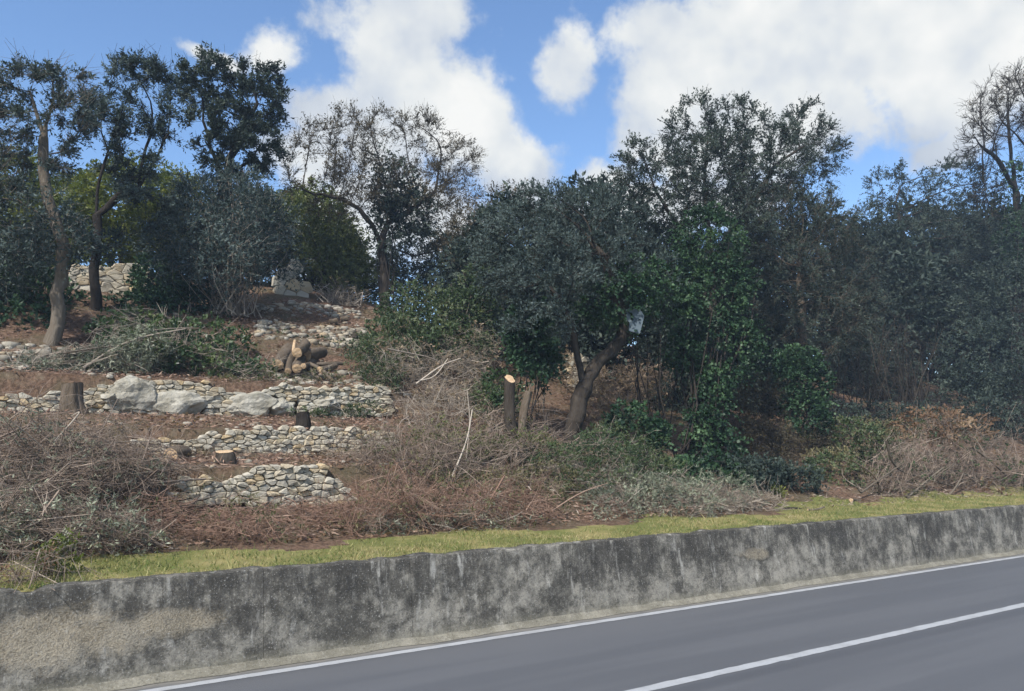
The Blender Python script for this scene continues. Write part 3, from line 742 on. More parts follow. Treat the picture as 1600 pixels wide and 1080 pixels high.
# grass blades on the verge
n = 62000
X = -1.5 + 38 * RNG.random(n) ** 1.35; Y = RNG.uniform(9.66, 11.75, n) + .7 * RNG.random(n) * sstep(X, 12, 17)
edge = 11.05 + .28 * np.sin(X * 1.3) + .16 * np.sin(X * 3.1) + .75 * sstep(X, 12, 17)
k = (RNG.random(n) < np.clip((edge - Y) * 2.4 + .15, .0, 1)) & (RNG.random(n) < .22 + .78 * sstep(np.array([mnoise.noise(Vector((x * 1.2, y * 1.8, 8))) for x, y in zip(X, Y)]), -.35, .2))
X, Y = X[k], Y[k]; n = len(X); Z = ground_z(X, Y) - .005
tuft = sstep(np.array([mnoise.noise(Vector((x * 2.6, y * 2.6, 3))) for x, y in zip(X, Y)]), .25, .6)
hgt = RNG.uniform(.03, .085, n) * (1 + 1.1 * tuft * RNG.random(n) + .9 * (RNG.random(n) < .04)); d = nrm(RNG.normal(size=(n, 3)) * np.array((.55, .55, .15)) + np.array((0, 0, .8)))
P = np.stack([X, Y, Z], -1); sd_ = nrm(np.cross(d, rdir(n))) * RNG.uniform(.004, .009, (n, 1))
V = np.stack([P - sd_, P + sd_, P + d * hgt[:, None]], 1).reshape(-1, 3)
tag(link('grass', mesh_np('grass', V, np.arange(3 * n).reshape(n, 3), np.repeat(RNG.random(n), 3)), M['grass']), 'short yellow-green grass on the verge behind the concrete wall', 'grass', kind='stuff')

# ------------------------------------------------------------------ brush piles
def brush(name, label, lobes, twigm, n_, ln=1.1, r=.007, flat=.35, leafm=None, n_leaf=0, per=10, leaf=(.07, .02), branches=(), branchm=None, main=None, cat='brush pile', curl=.24, ls=.3, shell=.6):
    c0 = sum(l[0] for l in lobes) / len(lobes); base = np.array((c0[0], c0[1], ground_z(c0[0], c0[1])))
    root = empty(name, base, label, cat, 'heaps of cut brushwood')
    n = int(n_ * 1.05)
    nb = max(6, n // 11); ns = n - nb
    P, d, which = sample_lobes(lobes, nb, shell)
    gz = ground_z(P[:, 0], P[:, 1]); P[:, 2] = np.maximum(P[:, 2], gz + .02 + RNG.random(nb) * .08)
    t = RNG.normal(size=(nb, 3)) * np.array((1, .8, flat))
    if main is not None: t = t * .6 + np.array(main) * RNG.choice((-1, 1), (nb, 1)) * 1.0
    t = nrm(t); L = ln * RNG.uniform(.45, 1.35, (nb, 1)) * .50; bend = RNG.normal(size=(nb, 3)) * curl
    ST = np.stack([P - t * L, P - t * L * .33 + bend * L, P + t * L * .33 + bend * L * .8, P + t * L + RNG.normal(size=(nb, 3)) * curl * L], 1)
    rm = r * RNG.uniform(.5, 1.2, (nb, 1)) * (1 + 1.4 * (RNG.random((nb, 1)) < .08)) * np.array((1, .8, .55, .3))
    tone = np.clip(RNG.normal(.45, .30, nb), 0, 1)
    # side twigs fork off the stems towards their tips
    jb = RNG.integers(0, nb, ns); u = RNG.uniform(.15, 2.95, ns); k0 = u.astype(int); fr = (u - k0)[:, None]
    A = ST[jb, k0] * (1 - fr) + ST[jb, k0 + 1] * fr; T = nrm(ST[jb, k0 + 1] - ST[jb, k0])
    dd = nrm(T + rdir(ns) * .75); l2 = ln * RNG.uniform(.18, .62, (ns, 1)) * (1.15 - u[:, None] / 4.5); b2 = RNG.normal(size=(ns, 3)) * curl * .7
    SD = np.stack([A, A + dd * l2 * .35 + b2 * l2 * .5, A + dd * l2 * .7 + b2 * l2, A + nrm(dd + b2 * 2 + rdir(ns) * .12) * l2], 1)
    r2 = r * .72 * RNG.uniform(.4, 1.1, (ns, 1)) * np.array((1, .85, .65, .35))
    Q4 = np.concatenate([ST, SD]); rr = np.concatenate([rm, r2])
    g = ground_z(Q4[..., 0], Q4[..., 1]) + .01; Q4[..., 2] = np.maximum(Q4[..., 2], g)
    V, F, Q = polytubes(Q4, rr, 3); Q = Q * .35 + np.repeat(np.concatenate([tone, tone[jb]]), 12) * .65
    link('twigs', mesh_np('twigs', V - base, F, Q), twigm, root)['kind'] = 'stuff'
    if n_leaf:
        lv, _ = leaf_mass(lobes, n_leaf, per, leaf, ls, .05, .4, shell, 1.0, .5)
        link('wilted_leaves', mesh_np('wilted_leaves', lv[0] - base, lv[1], lv[2]), leafm, root)['kind'] = 'stuff'
    for pts, rad in branches:
        P_ = smooth_path(np.array(pts)); m_ = len(P_)
        v, f, q = polytubes(P_[None], np.linspace(rad, rad * .45, m_)[None], 6)
        link('branch', mesh_np('branch', v - base, f, q, True), branchm or M['twig_grey'], root)
    return root
def smooth_path(P, k=3):
    for _ in range(k):
        a_ = P[:-1] * .75 + P[1:] * .25; b_ = P[:-1] * .25 + P[1:] * .75
        P = np.concatenate([P[:1], np.stack([a_, b_], 1).reshape(-1, 3), P[-1:]])
    return P
def pl(Y, *pts): return [at(x, y, Y + (i * .05)) for i, (x, y) in enumerate(pts)]

brush('brush_pile', 'big heap of grey-brown twigs below the upright stump', [lobe(40, 710, 13.2, 90, 48, 1, .9), lobe(130, 720, 13.0, 90, 40, 1, .9), lobe(200, 740, 12.8, 60, 36, 1, .8), lobe(60, 772, 12.3, 100, 34, 1, .8)],
      M['twig_brown'], 4000, 1.3, .007, .3, M['greyleaf'], 520, 9, (.07, .018),
      [(pl(12.6, (0, 690), (60, 660), (100, 700)), .012), (pl(12.4, (-20, 800), (60, 740), (160, 690), (240, 690)), .014), (pl(12.3, (20, 660), (70, 700), (110, 760)), .012), (pl(12.6, (85, 690), (130, 640), (112, 650)), .012)])
brush('brush_pile', 'low dark heap of wilted olive cuttings above the grass by the wall end', [lobe(40, 830, 11.5, 80, 36, 1, .55), lobe(140, 832, 11.5, 75, 28, 1, .5), lobe(0, 800, 11.7, 60, 40, 1, .6), lobe(215, 840, 11.5, 45, 18, 1, .45)],
      M['twig_brown'], 2300, .8, .006, .35, M['greyleaf'], 560, 11, (.06, .017), [(pl(11.1, (85, 850), (110, 845), (137, 846)), .022), (pl(11.0, (98, 856), (120, 849), (136, 848)), .015)], M['bark_pale'])
brush('brush_pile', 'brown twig heap under the lowest stone wall', [lobe(330, 828, 11.9, 95, 14, 1, .6), lobe(430, 832, 11.9, 90, 12, 1, .6), lobe(235, 800, 12.2, 45, 24, 1, .5), lobe(530, 812, 12.0, 45, 18, 1, .4)],
      M['twig_red'], 2300, .8, .006, .16, M['bramble'], 260, 8, (.06, .02))
brush('brush_pile', 'reddish brown heap of fine brushwood in the middle above the verge', [lobe(620, 790, 11.9, 75, 40, 1, .7), lobe(710, 800, 11.9, 90, 34, 1, .7), lobe(800, 800, 12.0, 70, 34, 1, .7), lobe(560, 820, 11.7, 60, 22, 1, .5)],
      M['twig_red'], 3600, 1.0, .006, .35, M['bramble'], 420, 9, (.06, .018),
      [(pl(11.6, (770, 770), (830, 790), (900, 812)), .012), (pl(11.6, (860, 800), (905, 770), (950, 755)), .014), (pl(11.5, (800, 776), (850, 780), (888, 808)), .011)], M['twig_red'])
brush('brush_pile', 'dark grey twiggy cuttings in front of the reddish middle heap', [lobe(690, 815, 11.6, 60, 12, 1, .3), lobe(600, 822, 11.6, 40, 10, 1, .3), lobe(760, 812, 11.6, 40, 10, 1, .3)], M['twig_grey'], 800, .7, .005, .5, M['greyleaf'], 260, 9, (.06, .016))
brush('brush_pile', 'upright tangle of thin brown stems right of the stone walls', [lobe(640, 715, 13.4, 70, 55, 1, .8), lobe(580, 730, 13.4, 50, 40, 1, .7), lobe(700, 720, 13.6, 60, 45, 1, .8)],
      M['twig_brown'], 2500, 1.0, .0055, 1.1, M['bramble'], 320, 8, (.06, .025), [(pl(12.8, (706, 745), (730, 690), (738, 640)), .02), (pl(13.2, (728, 720), (735, 660), (730, 610)), .013)])
brush('brush_pile', 'long brown heap of cut branches sloping up to the tall stump', [lobe(740, 690, 14.4, 80, 26, 1, .6), lobe(800, 670, 14.6, 50, 30, 1, .6), lobe(780, 720, 13.8, 80, 24, 1, .6), lobe(860, 710, 13.6, 50, 26, 1, .5), lobe(805, 690, 13.3, 46, 18, .8, .35)],
      M['twig_brown'], 1700, 1.4, .010, .25, M['bramble'], 260, 10, (.07, .022), [(pl(14.0, (690, 690), (760, 680), (815, 650), (830, 600)), .03), (pl(13.8, (720, 740), (800, 700), (880, 690)), .022), (pl(14.1, (700, 700), (780, 670), (822, 612)), .025)], M['bark_log'], main=(1, .2, .25))
brush('brush_pile', 'silvery heap of cut olive branches at the grass edge under the ivy', [lobe(960, 795, 11.9, 60, 28, 1, .6), lobe(1040, 785, 12.0, 70, 38, 1, .7), lobe(1110, 790, 12.0, 65, 30, 1, .6), lobe(1000, 770, 12.4, 60, 30, 1, .6)],
      M['twig_grey'], 1500, .9, .006, .35, M['greyleaf'], 1500, 13, (.075, .016), [(pl(11.7, (1085, 790), (1105, 755), (1130, 745)), .04), (pl(11.6, (1100, 775), (1120, 760), (1130, 750)), .022), (pl(11.5, (1150, 815), (1190, 790), (1200, 770)), .012)], M['bark_pale'])
brush('brush_pile', 'straw-coloured heap of fine cuttings ending at the dark log', [lobe(1130, 800, 11.8, 50, 18, 1, .5), lobe(1180, 800, 11.8, 45, 16, 1, .5), lobe(1090, 812, 11.6, 50, 14, 1, .4)],
      M['twig_grey'], 1300, .9, .006, .3)
brush('brush_pile', 'grey-green mound of cut leafy boughs under the leaning olive trunk', [lobe(930, 740, 13.0, 70, 45, 1, .8), lobe(1010, 740, 13.0, 60, 36, 1, .7), lobe(870, 740, 13.1, 60, 36, 1, .7), lobe(960, 700, 13.6, 60, 30, 1, .7)],
      M['twig_grey'], 1300, .9, .007, .4, M['shrubgreen'], 1500, 12, (.08, .02), shell=.9)
brush('brush_pile', 'dull yellow-green spread of cuttings between brown heap and stump', [lobe(760, 750, 12.9, 70, 24, 1, .6), lobe(840, 760, 12.7, 60, 24, 1, .6), lobe(700, 745, 13.0, 40, 24, 1, .5)],
      M['twig_brown'], 1000, .9, .007, .3, M['bramble'], 620, 11, (.075, .02))
rb = brush('brush_pile', 'tall heap of branches with rust-brown leaves at the far end of the verge', [lobe(1405, 735, 12.4, 50, 38, 1, .8), lobe(1470, 708, 12.6, 62, 52, 1, .9), lobe(1540, 728, 12.3, 55, 44, 1, .9), lobe(1370, 768, 12.3, 32, 20, 1, .6), lobe(1600, 750, 12.1, 50, 40, 1, .8), lobe(1470, 775, 12.1, 80, 12, 1, .4)],
      M['twig_brown'], 4200, 1.4, .008, .7, M['shrubgreen'], 330, 10, (.09, .035),
      [(pl(11.9, (1385, 690), (1395, 730), (1430, 745), (1490, 760)), .035), (pl(11.7, (1470, 790), (1495, 760), (1505, 740)), .035), (pl(11.8, (1345, 770), (1380, 745), (1410, 725)), .03),
       (pl(11.8, (1400, 785), (1440, 760), (1490, 725)), .035), (pl(11.7, (1415, 778), (1435, 780), (1455, 776)), .045), (pl(11.8, (1415, 780), (1455, 745), (1475, 730)), .03), (pl(11.9, (1520, 700), (1560, 730), (1600, 775)), .03)], M['bark_pale'], main=(1, .1, .55))
for _ in range(22):                                                       # loose bare boughs leaning all ways in the big heap
    a_ = at(random.uniform(1350, 1600), random.uniform(770, 790), random.uniform(11.9, 12.3)); an = random.uniform(-1.2, 1.2); ln_ = random.uniform(.9, 2.2)
    e_ = a_ + np.array((math.sin(an) * ln_, random.uniform(.1, .9), abs(math.cos(an)) * ln_ * .55)); m1_ = a_ * .6 + e_ * .4 + RNG.normal(size=3) * .16; m2_ = a_ * .25 + e_ * .75 + RNG.normal(size=3) * .16
    v, f, q = polytubes(smooth_path(np.array([a_, m1_, m2_, e_]))[None], np.linspace(random.uniform(.014, .034), .006, 32)[None], 6)
    link('branch', mesh_np('branch', v - np.array(rb.location), f, q, True), random.choice((M['twig_grey'], M['bark_pale'], M['twig_brown'], M['bark_log'])), rb)
P_, d_, _ = sample_lobes([lobe(1450, 662, 12.9, 46, 18), lobe(1500, 668, 12.8, 46, 18), lobe(1580, 725, 12.7, 24, 12), lobe(1540, 775, 11.9, 20, 12)], 300, .5)
lv, _ = sprays(P_, nrm(d_ + rdir(300) * .6), .35, 12, .10, .05, .2, .9, .1, 0)
bl = np.array(rb.location); link('dry_leaves', mesh_np('dry_leaves', lv[0] - bl, lv[1], lv[2]), M['dryleaf'], rb)
brush('brush_pile', 'silver-leaved olive bough cut and laid along the terrace under the pale trunk', [lobe(90, 580, 18.6, 70, 20, 1, .6), lobe(160, 565, 18.7, 60, 24, 1, .6), lobe(220, 545, 18.8, 40, 18, 1, .5)],
      M['twig_grey'], 700, 1.3, .008, .25, M['greyleaf'], 1300, 12, (.085, .02), [(pl(18.2, (130, 575), (200, 530), (290, 514)), .03)], M['twig_grey'], main=(1, 0, .3))
brush('brush_pile', 'dark green heap of glossy laurel cuttings on the upper terrace', [lobe(230, 540, 19.4, 66, 30, 1, .8), lobe(310, 566, 18.9, 60, 22, 1, .7), lobe(380, 578, 18.7, 48, 18, 1, .6), lobe(200, 515, 20.0, 50, 20, 1, .7), lobe(310, 530, 20, 66, 18, 1, .7)],
      M['twig_grey'], 1300, 1.1, .009, .3, M['laurel'], 1250, 11, (.10, .045), [(pl(18.8, (230, 518), (260, 514), (300, 512)), .025)], shell=1.2)
brush('brush_pile', 'rounded mound of grey dead brushwood with pale seed heads', [lobe(640, 575, 18.0, 60, 36, 1, .9), lobe(715, 595, 17.0, 58, 42, 1, .9), lobe(680, 635, 16.0, 64, 32, 1, .8), lobe(735, 550, 18.4, 46, 36, 1, .8)],
      M['twig_grey'], 3000, .9, .006, .6, M['paledry'], 330, 9, (.07, .03), [(pl(16.2, (605, 545), (640, 552), (680, 560), (700, 580)), .02), (pl(16.0, (650, 600), (690, 570), (720, 560)), .022), (pl(15.9, (655, 595), (680, 590), (700, 560)), .018)])
brush('brush_pile', 'brownish mound of cut bramble seen past the olive fork', [lobe(970, 605, 18.0, 60, 36, 1, .8), lobe(1010, 590, 18.8, 50, 28, 1, .8), lobe(950, 640, 16.8, 50, 26, 1, .7)],
      M['twig_brown'], 1500, .9, .007, .6, M['paledry'], 480, 10, (.08, .035))
brush('brush_pile', 'dark purple-brown thorn heap beside the ivy column', [lobe(1200, 640, 16, 50, 50, 1, .9), lobe(1200, 700, 14.5, 60, 40, 1, .9), lobe(1290, 700, 14.6, 60, 26, 1, .8)],
      M['bark'], 1800, 1.0, .006, .6, M['oak'], 300, 9, (.07, .03))

# ------------------------------------------------------------------ logs and stumps
def log(name, label, A, B, ra, rb, m_=None, cat='log', ends=(True, True), group=None, k=14, rough=.10, slant=0.0):
    A, B = np.array(A, float), np.array(B, float); base = A.copy(); D = nrm(B - A); ref = np.array((.2, .3, .93)) if abs(D[2]) < .8 else np.array((1., .2, 0))
    u = nrm(np.cross(D, ref)); v = np.cross(D, u); L = np.linalg.norm(B - A); nr = max(4, int(L / .12)); V = []
    sd1 = random.uniform(0, 50)
    bend = (u * random.gauss(0, .04) + v * random.gauss(0, .04)) * L
    for i in range(nr + 1):
        t = i / nr; c = A + (B - A) * t + bend * math.sin(math.pi * t); r = ra + (rb - ra) * t
        for j in range(k):
            an = 2 * math.pi * j / k
            rr = r * (1 + rough * mnoise.fractal(Vector((math.cos(an) * 2.4, math.sin(an) * 2.4, t * L * 1.4 + sd1)), 1.0, 2.0, 4) + .05 * math.sin(3 * an + sd1))
            V.append(c + (u * math.cos(an) + v * math.sin(an)) * rr)
    V = np.array(V); idx = np.arange((nr + 1) * k).reshape(nr + 1, k)
    V[-k:, 2] += slant * (V[-k:, 1] - V[-k:, 1].mean())                          # saw cut made at an angle
    F = np.stack([idx[:-1], np.roll(idx[:-1], -1, 1), np.roll(idx[1:], -1, 1), idx[1:]], -1).reshape(-1, 4)
    root = empty(name, base, label, cat, group)
    link('bark', mesh_np('bark', V - base, F, np.full(len(V), .5) + RNG.normal(size=len(V)) * .12, True), m_ or M['bark_log'], root)
    for e, ring, sg in ((ends[0], V[:k], -1), (ends[1], V[-k:], 1)):
        if not e: continue
        c = ring.mean(0) + D * sg * .012
        rv = np.concatenate([c + (ring - c) * .98 + D * sg * .003, c + (ring - c) * .5 + D * sg * (.008 + RNG.normal(size=(k, 1)) * .004), c[None]])
        f1 = [(i, (i + 1) % k, k + (i + 1) % k, k + i) for i in range(k)]; f2 = [(k + i, k + (i + 1) % k, 2 * k) for i in range(k)]
        me = bpy.data.meshes.new('cut_face'); me.from_pydata((rv - base).tolist(), [], f1 + f2); me.update()
        link('cut_face', me, M['cutwood'], root)
    return root
def pxlog(name, label, Y0, p0, Y1, p1, r0, r1, **k): return log(name, label, at(*p0, Y0), at(*p1, Y1), r0, r1, **k)
LG = 'logs heaped on the terrace'
pxlog('log', 'thick brown log leaning on the heap, lower end beside the laurel heap', 18.7, (434, 570), 19.6, (452, 545), .14, .15, group=LG)
pxlog('log', 'dark narrow log standing steeply in the log heap', 18.6, (450, 580), 19.3, (462, 552), .09, .10, group=LG)
pxlog('log', 'topmost log of the heap with a round orange cut face', 18.7, (464, 551), 19.9, (476, 536), .125, .12, group=LG)
pxlog('log', 'short split log under the orange cut face', 18.5, (464, 576), 19.2, (470, 560), .12, .13, group=LG)
pxlog('log', 'small log with pale yellow end low in the heap', 18.4, (474, 572), 19.4, (492, 560), .07, .08, group=LG)
pxlog('log', 'mossy green-brown log lying behind the round cut face', 19.2, (478, 556), 19.6, (505, 550), .17, .14, group=LG)
pxlog('log', 'long thin dark pole sloping down from the log heap', 18.9, (482, 568), 18.2, (518, 594), .055, .05, group=LG)
pxlog('log', 'thin dark pole crossing beneath the long one', 18.7, (485, 578), 18.2, (500, 592), .05, .04, group=LG)
pxlog('log', 'straight grey pole lying flat on the stones by the heap', 19.2, (490, 570), 19.3, (535, 568), .06, .05, group=LG)
pxlog('log', 'upright split billet on top of the log heap', 19.2, (459, 550), 19.3, (461, 532), .05, .035, group=LG, m_=M['cutwood'])
pxlog('log', 'dark bark-covered log at the left foot of the heap', 18.9, (440, 582), 19.3, (425, 562), .07, .08, group=LG)
pxlog('log', 'grey-brown log rolled out right of the heap onto the stones', 18.5, (500, 578), 18.9, (524, 572), .085, .075, group=LG)
pxlog('log', 'short sawn log on bare soil uphill, the one lower on the slope', 22.6, (515, 503), 22.5, (527, 501), .09, .09)
pxlog('log', 'short sawn log on bare soil uphill with a flat orange end', 23.0, (533, 499), 22.9, (544, 498), .08, .08)
pxlog('log', 'fallen chunk of log with pale end and dark hollow, by the twig heap', 14.35, (266, 712), 14.7, (288, 708), .13, .14)
pxlog('log', 'round sawn log end poking from the brown stems', 13.0, (706, 746), 13.7, (712, 742), .055, .055)
pxlog('log', 'dark charred log lying on the grass verge', 11.5, (1212, 802), 11.35, (1262, 801), .085, .075, m_=M['bark_dark'])
pxlog('log', 'thin peeled stick lying on the verge grass near the dark log', 11.1, (1262, 797), 11.1, (1288, 792), .025, .015, m_=M['bark_pale'])
pxlog('log', 'short cut log with pale ends at the foot of the branch heap', 11.6, (1330, 782), 11.7, (1345, 784), .05, .05)
def stump(label, Y, p0, p1, r0, r1, m_=None, **k):
    return pxlog('tree_stump', label, Y, p0, Y + .05, p1, r0, r1, m_=m_, cat='stump', ends=(False, True), **k)
stump('tall upright stump with split bark in front of the upper terrace wall', 16.6, (120, 662), (112, 600), .24, .17, M['bark_log'], k=26, rough=.42)
stump('tall dark stump with fresh orange cut top in the brushwood', 14.0, (806, 700), (797, 592), .13, .11, M['bark'], rough=.25, slant=.9)
stump('broken brown stump beside the tall freshly cut one', 14.0, (814, 700), (826, 612), .11, .08, M['bark_log'], rough=.3)
stump('small round black stump at the top edge of the middle wall', 15.3, (474, 672), (473, 645), .16, .13, M['bark_dark'], rough=.3)
stump('low sawn stump half buried in twigs above the lowest wall', 13.6, (352, 730), (350, 706), .19, .15, M['bark'], rough=.2, slant=.35)
stump('sawn-off sapling stump with yellow top near the terrace corner', 21.5, (554, 530), (556, 522), .10, .09, M['bark'])

# ------------------------------------------------------------------ trees
def tp(Y, *pts): return [None, [at(x, y, Y + dy) for x, y, dy in [(p + (0,))[:3] for p in pts]]]
def cont(idx, Y, *pts): return [idx, [at(x, y, Y) for x, y in pts]]

tree('olive_tree', 'tall thin-crowned tree with pale leaning trunk at the left edge', 'tree',
     [tp(20, (80, 538), (88, 480), (97, 415), (100, 385), (84, 350), (72, 310), (67, 245)), cont(1, 20, (67, 248), (93, 238), (125, 205), (134, 165)), cont(1, 20, (67, 245), (68, 215), (56, 176), (44, 145)), cont(1, 20, (68, 215), (83, 155), (84, 120)), cont(1, 19.8, (88, 352), (60, 333), (28, 312), (0, 308), (-25, 280))],
     [lobe(45, 125, 20, 32, 27), lobe(112, 128, 20.2, 32, 30), lobe(30, 190, 20, 36, 30, .5), lobe(100, 180, 19.8, 38, 30, .6), lobe(60, 250, 20, 55, 30, .12), lobe(-10, 160, 20, 30, 50, .8), lobe(0, 300, 19.6, 45, 30, .4)],
     M['olive_blue'], M['bark_pale'], 700, 1250, (.085, .03), 13, r_max=.135, twigs=700)
tree('olive_tree', 'dark-trunked tall tree second from the left edge', 'tree',
     [tp(22, (150, 492), (146, 440), (152, 380), (150, 338), (155, 282), (171, 236), (184, 190)), cont(1, 22, (150, 340), (185, 306), (218, 296), (236, 259), (262, 208), (268, 160)), cont(1, 22.2, (185, 306), (195, 280), (190, 240)), cont(1, 22.2, (218, 294), (222, 250), (236, 210), (238, 160)), cont(1, 22, (171, 236), (158, 205), (160, 165)), cont(1, 21.6, (152, 395), (185, 372), (220, 365), (248, 340))],
     [lobe(178, 125, 22, 26, 36), lobe(220, 112, 22.3, 42, 22), lobe(162, 200, 21.7, 38, 34, .6), lobe(245, 185, 22, 36, 40, .6), lobe(205, 250, 22, 55, 34, .12), lobe(262, 130, 22.2, 22, 28, .9), lobe(235, 310, 21.6, 50, 22, .12), lobe(200, 165, 22, 22, 30, .6)],
     M['olive_blue'], M['bark_dark'], 800, 1450, (.09, .032), 13, r_max=.115, twigs=700)
tree('evergreen_tree', 'tall dense dark crown third from the left against blue sky', 'tree',
     [tp(24, (345, 492), (350, 430), (346, 340), (352, 280), (362, 235)), cont(1, 24, (352, 280), (330, 230), (318, 190)), cont(1, 24, (358, 245), (385, 205), (400, 160)), cont(1, 24, (352, 275), (395, 250), (415, 210))],
     [lobe(325, 130, 24, 50, 42), lobe(385, 150, 24, 52, 55), lobe(425, 150, 24.2, 28, 42), lobe(365, 200, 23.6, 60, 40), lobe(410, 235, 24, 30, 42, .9), lobe(350, 245, 23.8, 45, 28, .4), lobe(312, 195, 24, 28, 36, .3)],
     M['holm'], M['bark_dark'], 900, 2500, (.10, .04), 13, r_max=.2, twigs=500)
tree('oak_tree', 'half-bare oak with brown leaves and long limb reaching left, on the skyline', 'tree',
     [tp(26, (602, 474), (600, 430), (597, 385), (604, 350), (606, 320)), cont(9, 26, (597, 390), (580, 350), (562, 326), (530, 310), (490, 303), (455, 292)), cont(13, 26, (604, 350), (640, 330), (680, 300)), cont(11, 26, (598, 385), (650, 400), (690, 390), (730, 385))],
     [lobe(492, 220, 26, 34, 32, .9), lobe(545, 205, 26, 40, 36), lobe(590, 195, 26.3, 40, 22, .6), lobe(655, 205, 26, 40, 30), lobe(708, 250, 26, 42, 38), lobe(650, 300, 26, 70, 50), lobe(560, 280, 25.6, 60, 45), lobe(465, 278, 26, 34, 30, .7), lobe(700, 320, 25.6, 45, 40, .8), lobe(700, 395, 25.6, 40, 22, .3), lobe(520, 320, 26, 50, 25, .5)],
     M['oak'], M['bark'], 1700, 3000, (.075, .032), 9, r_max=.17, twigs=3600, spray_len=.5)
tree('olive_tree', 'broad bluish olive with forked leaning trunk in the middle', 'tree',
     [tp(14.6, (893, 690), (900, 645), (911, 605), (942, 560, -.1), (972, 530, -.2), (1000, 512, -.2), (1010, 480, 0)), cont(6, 14.6, (911, 605), (904, 560), (896, 520), (880, 470)), cont(11, 14.4, (975, 530), (975, 495), (960, 450), (940, 400))],
     [lobe(800, 400, 15.2, 55, 75), lobe(850, 330, 15.4, 65, 42), lobe(855, 430, 14.6, 75, 70), lobe(930, 410, 14.8, 70, 80), lobe(905, 335, 15.2, 55, 45), lobe(840, 500, 14.6, 55, 30), lobe(970, 380, 15, 50, 80), lobe(1010, 440, 14.8, 50, 50)],
     M['olive_blue'], M['bark'], 1500, 5000, (.075, .022), 14, r_max=.2, r_tip=.005, step=.22, kill=.32, spray_len=.32, up=.3)
tree('oak_tree', 'biggest tree, oak with thin leafy top against the cloud', 'tree',
     [tp(18.5, (1100, 690), (1105, 600), (1110, 500), (1110, 400), (1105, 330), (1100, 280)), cont(14, 18.5, (1110, 420), (1160, 340), (1200, 280)), cont(14, 18.5, (1110, 420), (1050, 340), (1020, 290))],
     [lobe(995, 260, 18.5, 40, 50, .9), lobe(1040, 290, 18.5, 65, 60), lobe(1085, 200, 18.5, 45, 46, .9), lobe(1150, 205, 18.5, 55, 48, .9), lobe(1115, 270, 18.3, 70, 60), lobe(1200, 260, 18.5, 70, 65), lobe(1255, 200, 18.7, 38, 44, .8), lobe(1285, 245, 18.7, 38, 48, .6), lobe(1120, 360, 18, 90, 60), lobe(1220, 330, 18.5, 60, 50)],
     M['holm'], M['bark'], 1700, 6300, (.085, .034), 15, r_max=.26, twigs=1800, spray_len=.5, up=.3)
tree('evergreen_tree', 'dense dark grey-green tree mass right of the ivy column', 'tree',
     [tp(17.5, (1250, 650), (1255, 560), (1250, 480), (1250, 400))],
     [lobe(1250, 360, 17.5, 85, 65), lobe(1220, 440, 17.2, 75, 70), lobe(1300, 420, 17.5, 60, 75), lobe(1270, 500, 17, 85, 60), lobe(1330, 480, 17.5, 45, 60), lobe(1190, 330, 17.8, 50, 45)],
     M['holm'], M['bark_log'], 1300, 4200, (.085, .03), 15, r_max=.2, spray_len=.42, twigs=2200)
tree('evergreen_tree', 'open-topped grey tree between the dense mass and the bare tree', 'tree',
     [tp(22, (1420, 630), (1415, 520), (1410, 430), (1412, 370), (1400, 320))],
     [lobe(1395, 292, 22, 44, 42), lobe(1445, 310, 22, 45, 45), lobe(1495, 290, 22, 48, 46), lobe(1510, 350, 21.6, 50, 55), lobe(1440, 385, 21.5, 80, 60), lobe(1370, 360, 22, 45, 50), lobe(1400, 470, 21.5, 80, 60), lobe(1500, 440, 21, 60, 60), lobe(1350, 400, 22, 40, 60)],
     M['holm'], M['bark'], 1500, 5000, (.10, .038), 15, r_max=.2, spray_len=.5, twigs=1500)
tree('bare_tree', 'leafless tree with spreading twigs at the right edge', 'tree',
     [tp(18.5, (1592, 640), (1595, 500), (1592, 380), (1588, 300), (1580, 240)), cont(18, 18.5, (1588, 300), (1560, 250), (1530, 225)), cont(16, 18.5, (1592, 350), (1620, 280), (1640, 220))],
     [lobe(1560, 170, 18.5, 50, 55), lobe(1530, 230, 18.5, 34, 50), lobe(1600, 160, 18.5, 50, 60), lobe(1650, 200, 18.5, 50, 80), lobe(1540, 300, 18.5, 30, 40, .4), lobe(1600, 280, 18.5, 40, 40, .5)],
     M['oak'], M['bark_dark'], 1900, 500, (.09, .04), 6, r_max=.28, twigs=5000, r_tip=.010)

# ivy and evergreen masses clothing the trunks
shrub('ivy', 'glossy dark green ivy column hanging to the ground over a trunk', 'ivy',
      [lobe(1105, 385, 15, 40, 50), lobe(1122, 460, 14.6, 34, 44), lobe(1130, 540, 14.4, 36, 44), lobe(1115, 610, 14.1, 32, 40), lobe(1102, 670, 13.9, 28, 38), lobe(1172, 530, 14.7, 20, 36), lobe(1075, 470, 14.7, 26, 34), lobe(1160, 440, 14.8, 22, 30), lobe(1130, 700, 13.7, 22, 24)],
      M['ivy'], M['bark_dark'], 2600, 13, (.075, .06), .36, 30, .03, 1.0, -.1, .5, base=np.array((14.4, 14.2, 2.2)))
shrub('ivy', 'dark ivy clump left of the forked olive trunk', 'ivy', [lobe(830, 530, 15.2, 24, 40), lobe(842, 560, 15, 20, 26), lobe(818, 495, 15.2, 22, 26)], M['ivy'], M['bark_dark'], 560, 11, (.085, .07), .32, 10, .015, 1.2, -.1, .4)
shrub('ivy', 'ivy hanging over the upper fork of the leaning olive', 'ivy', [lobe(960, 470, 14.4, 50, 28), lobe(1062, 470, 14.6, 24, 34), lobe(1064, 540, 14.7, 20, 40), lobe(1000, 440, 14.3, 36, 18)], M['ivy'], M['bark_dark'], 1100, 11, (.085, .065), .34, 12, .015, 1.2, -.1, .4)
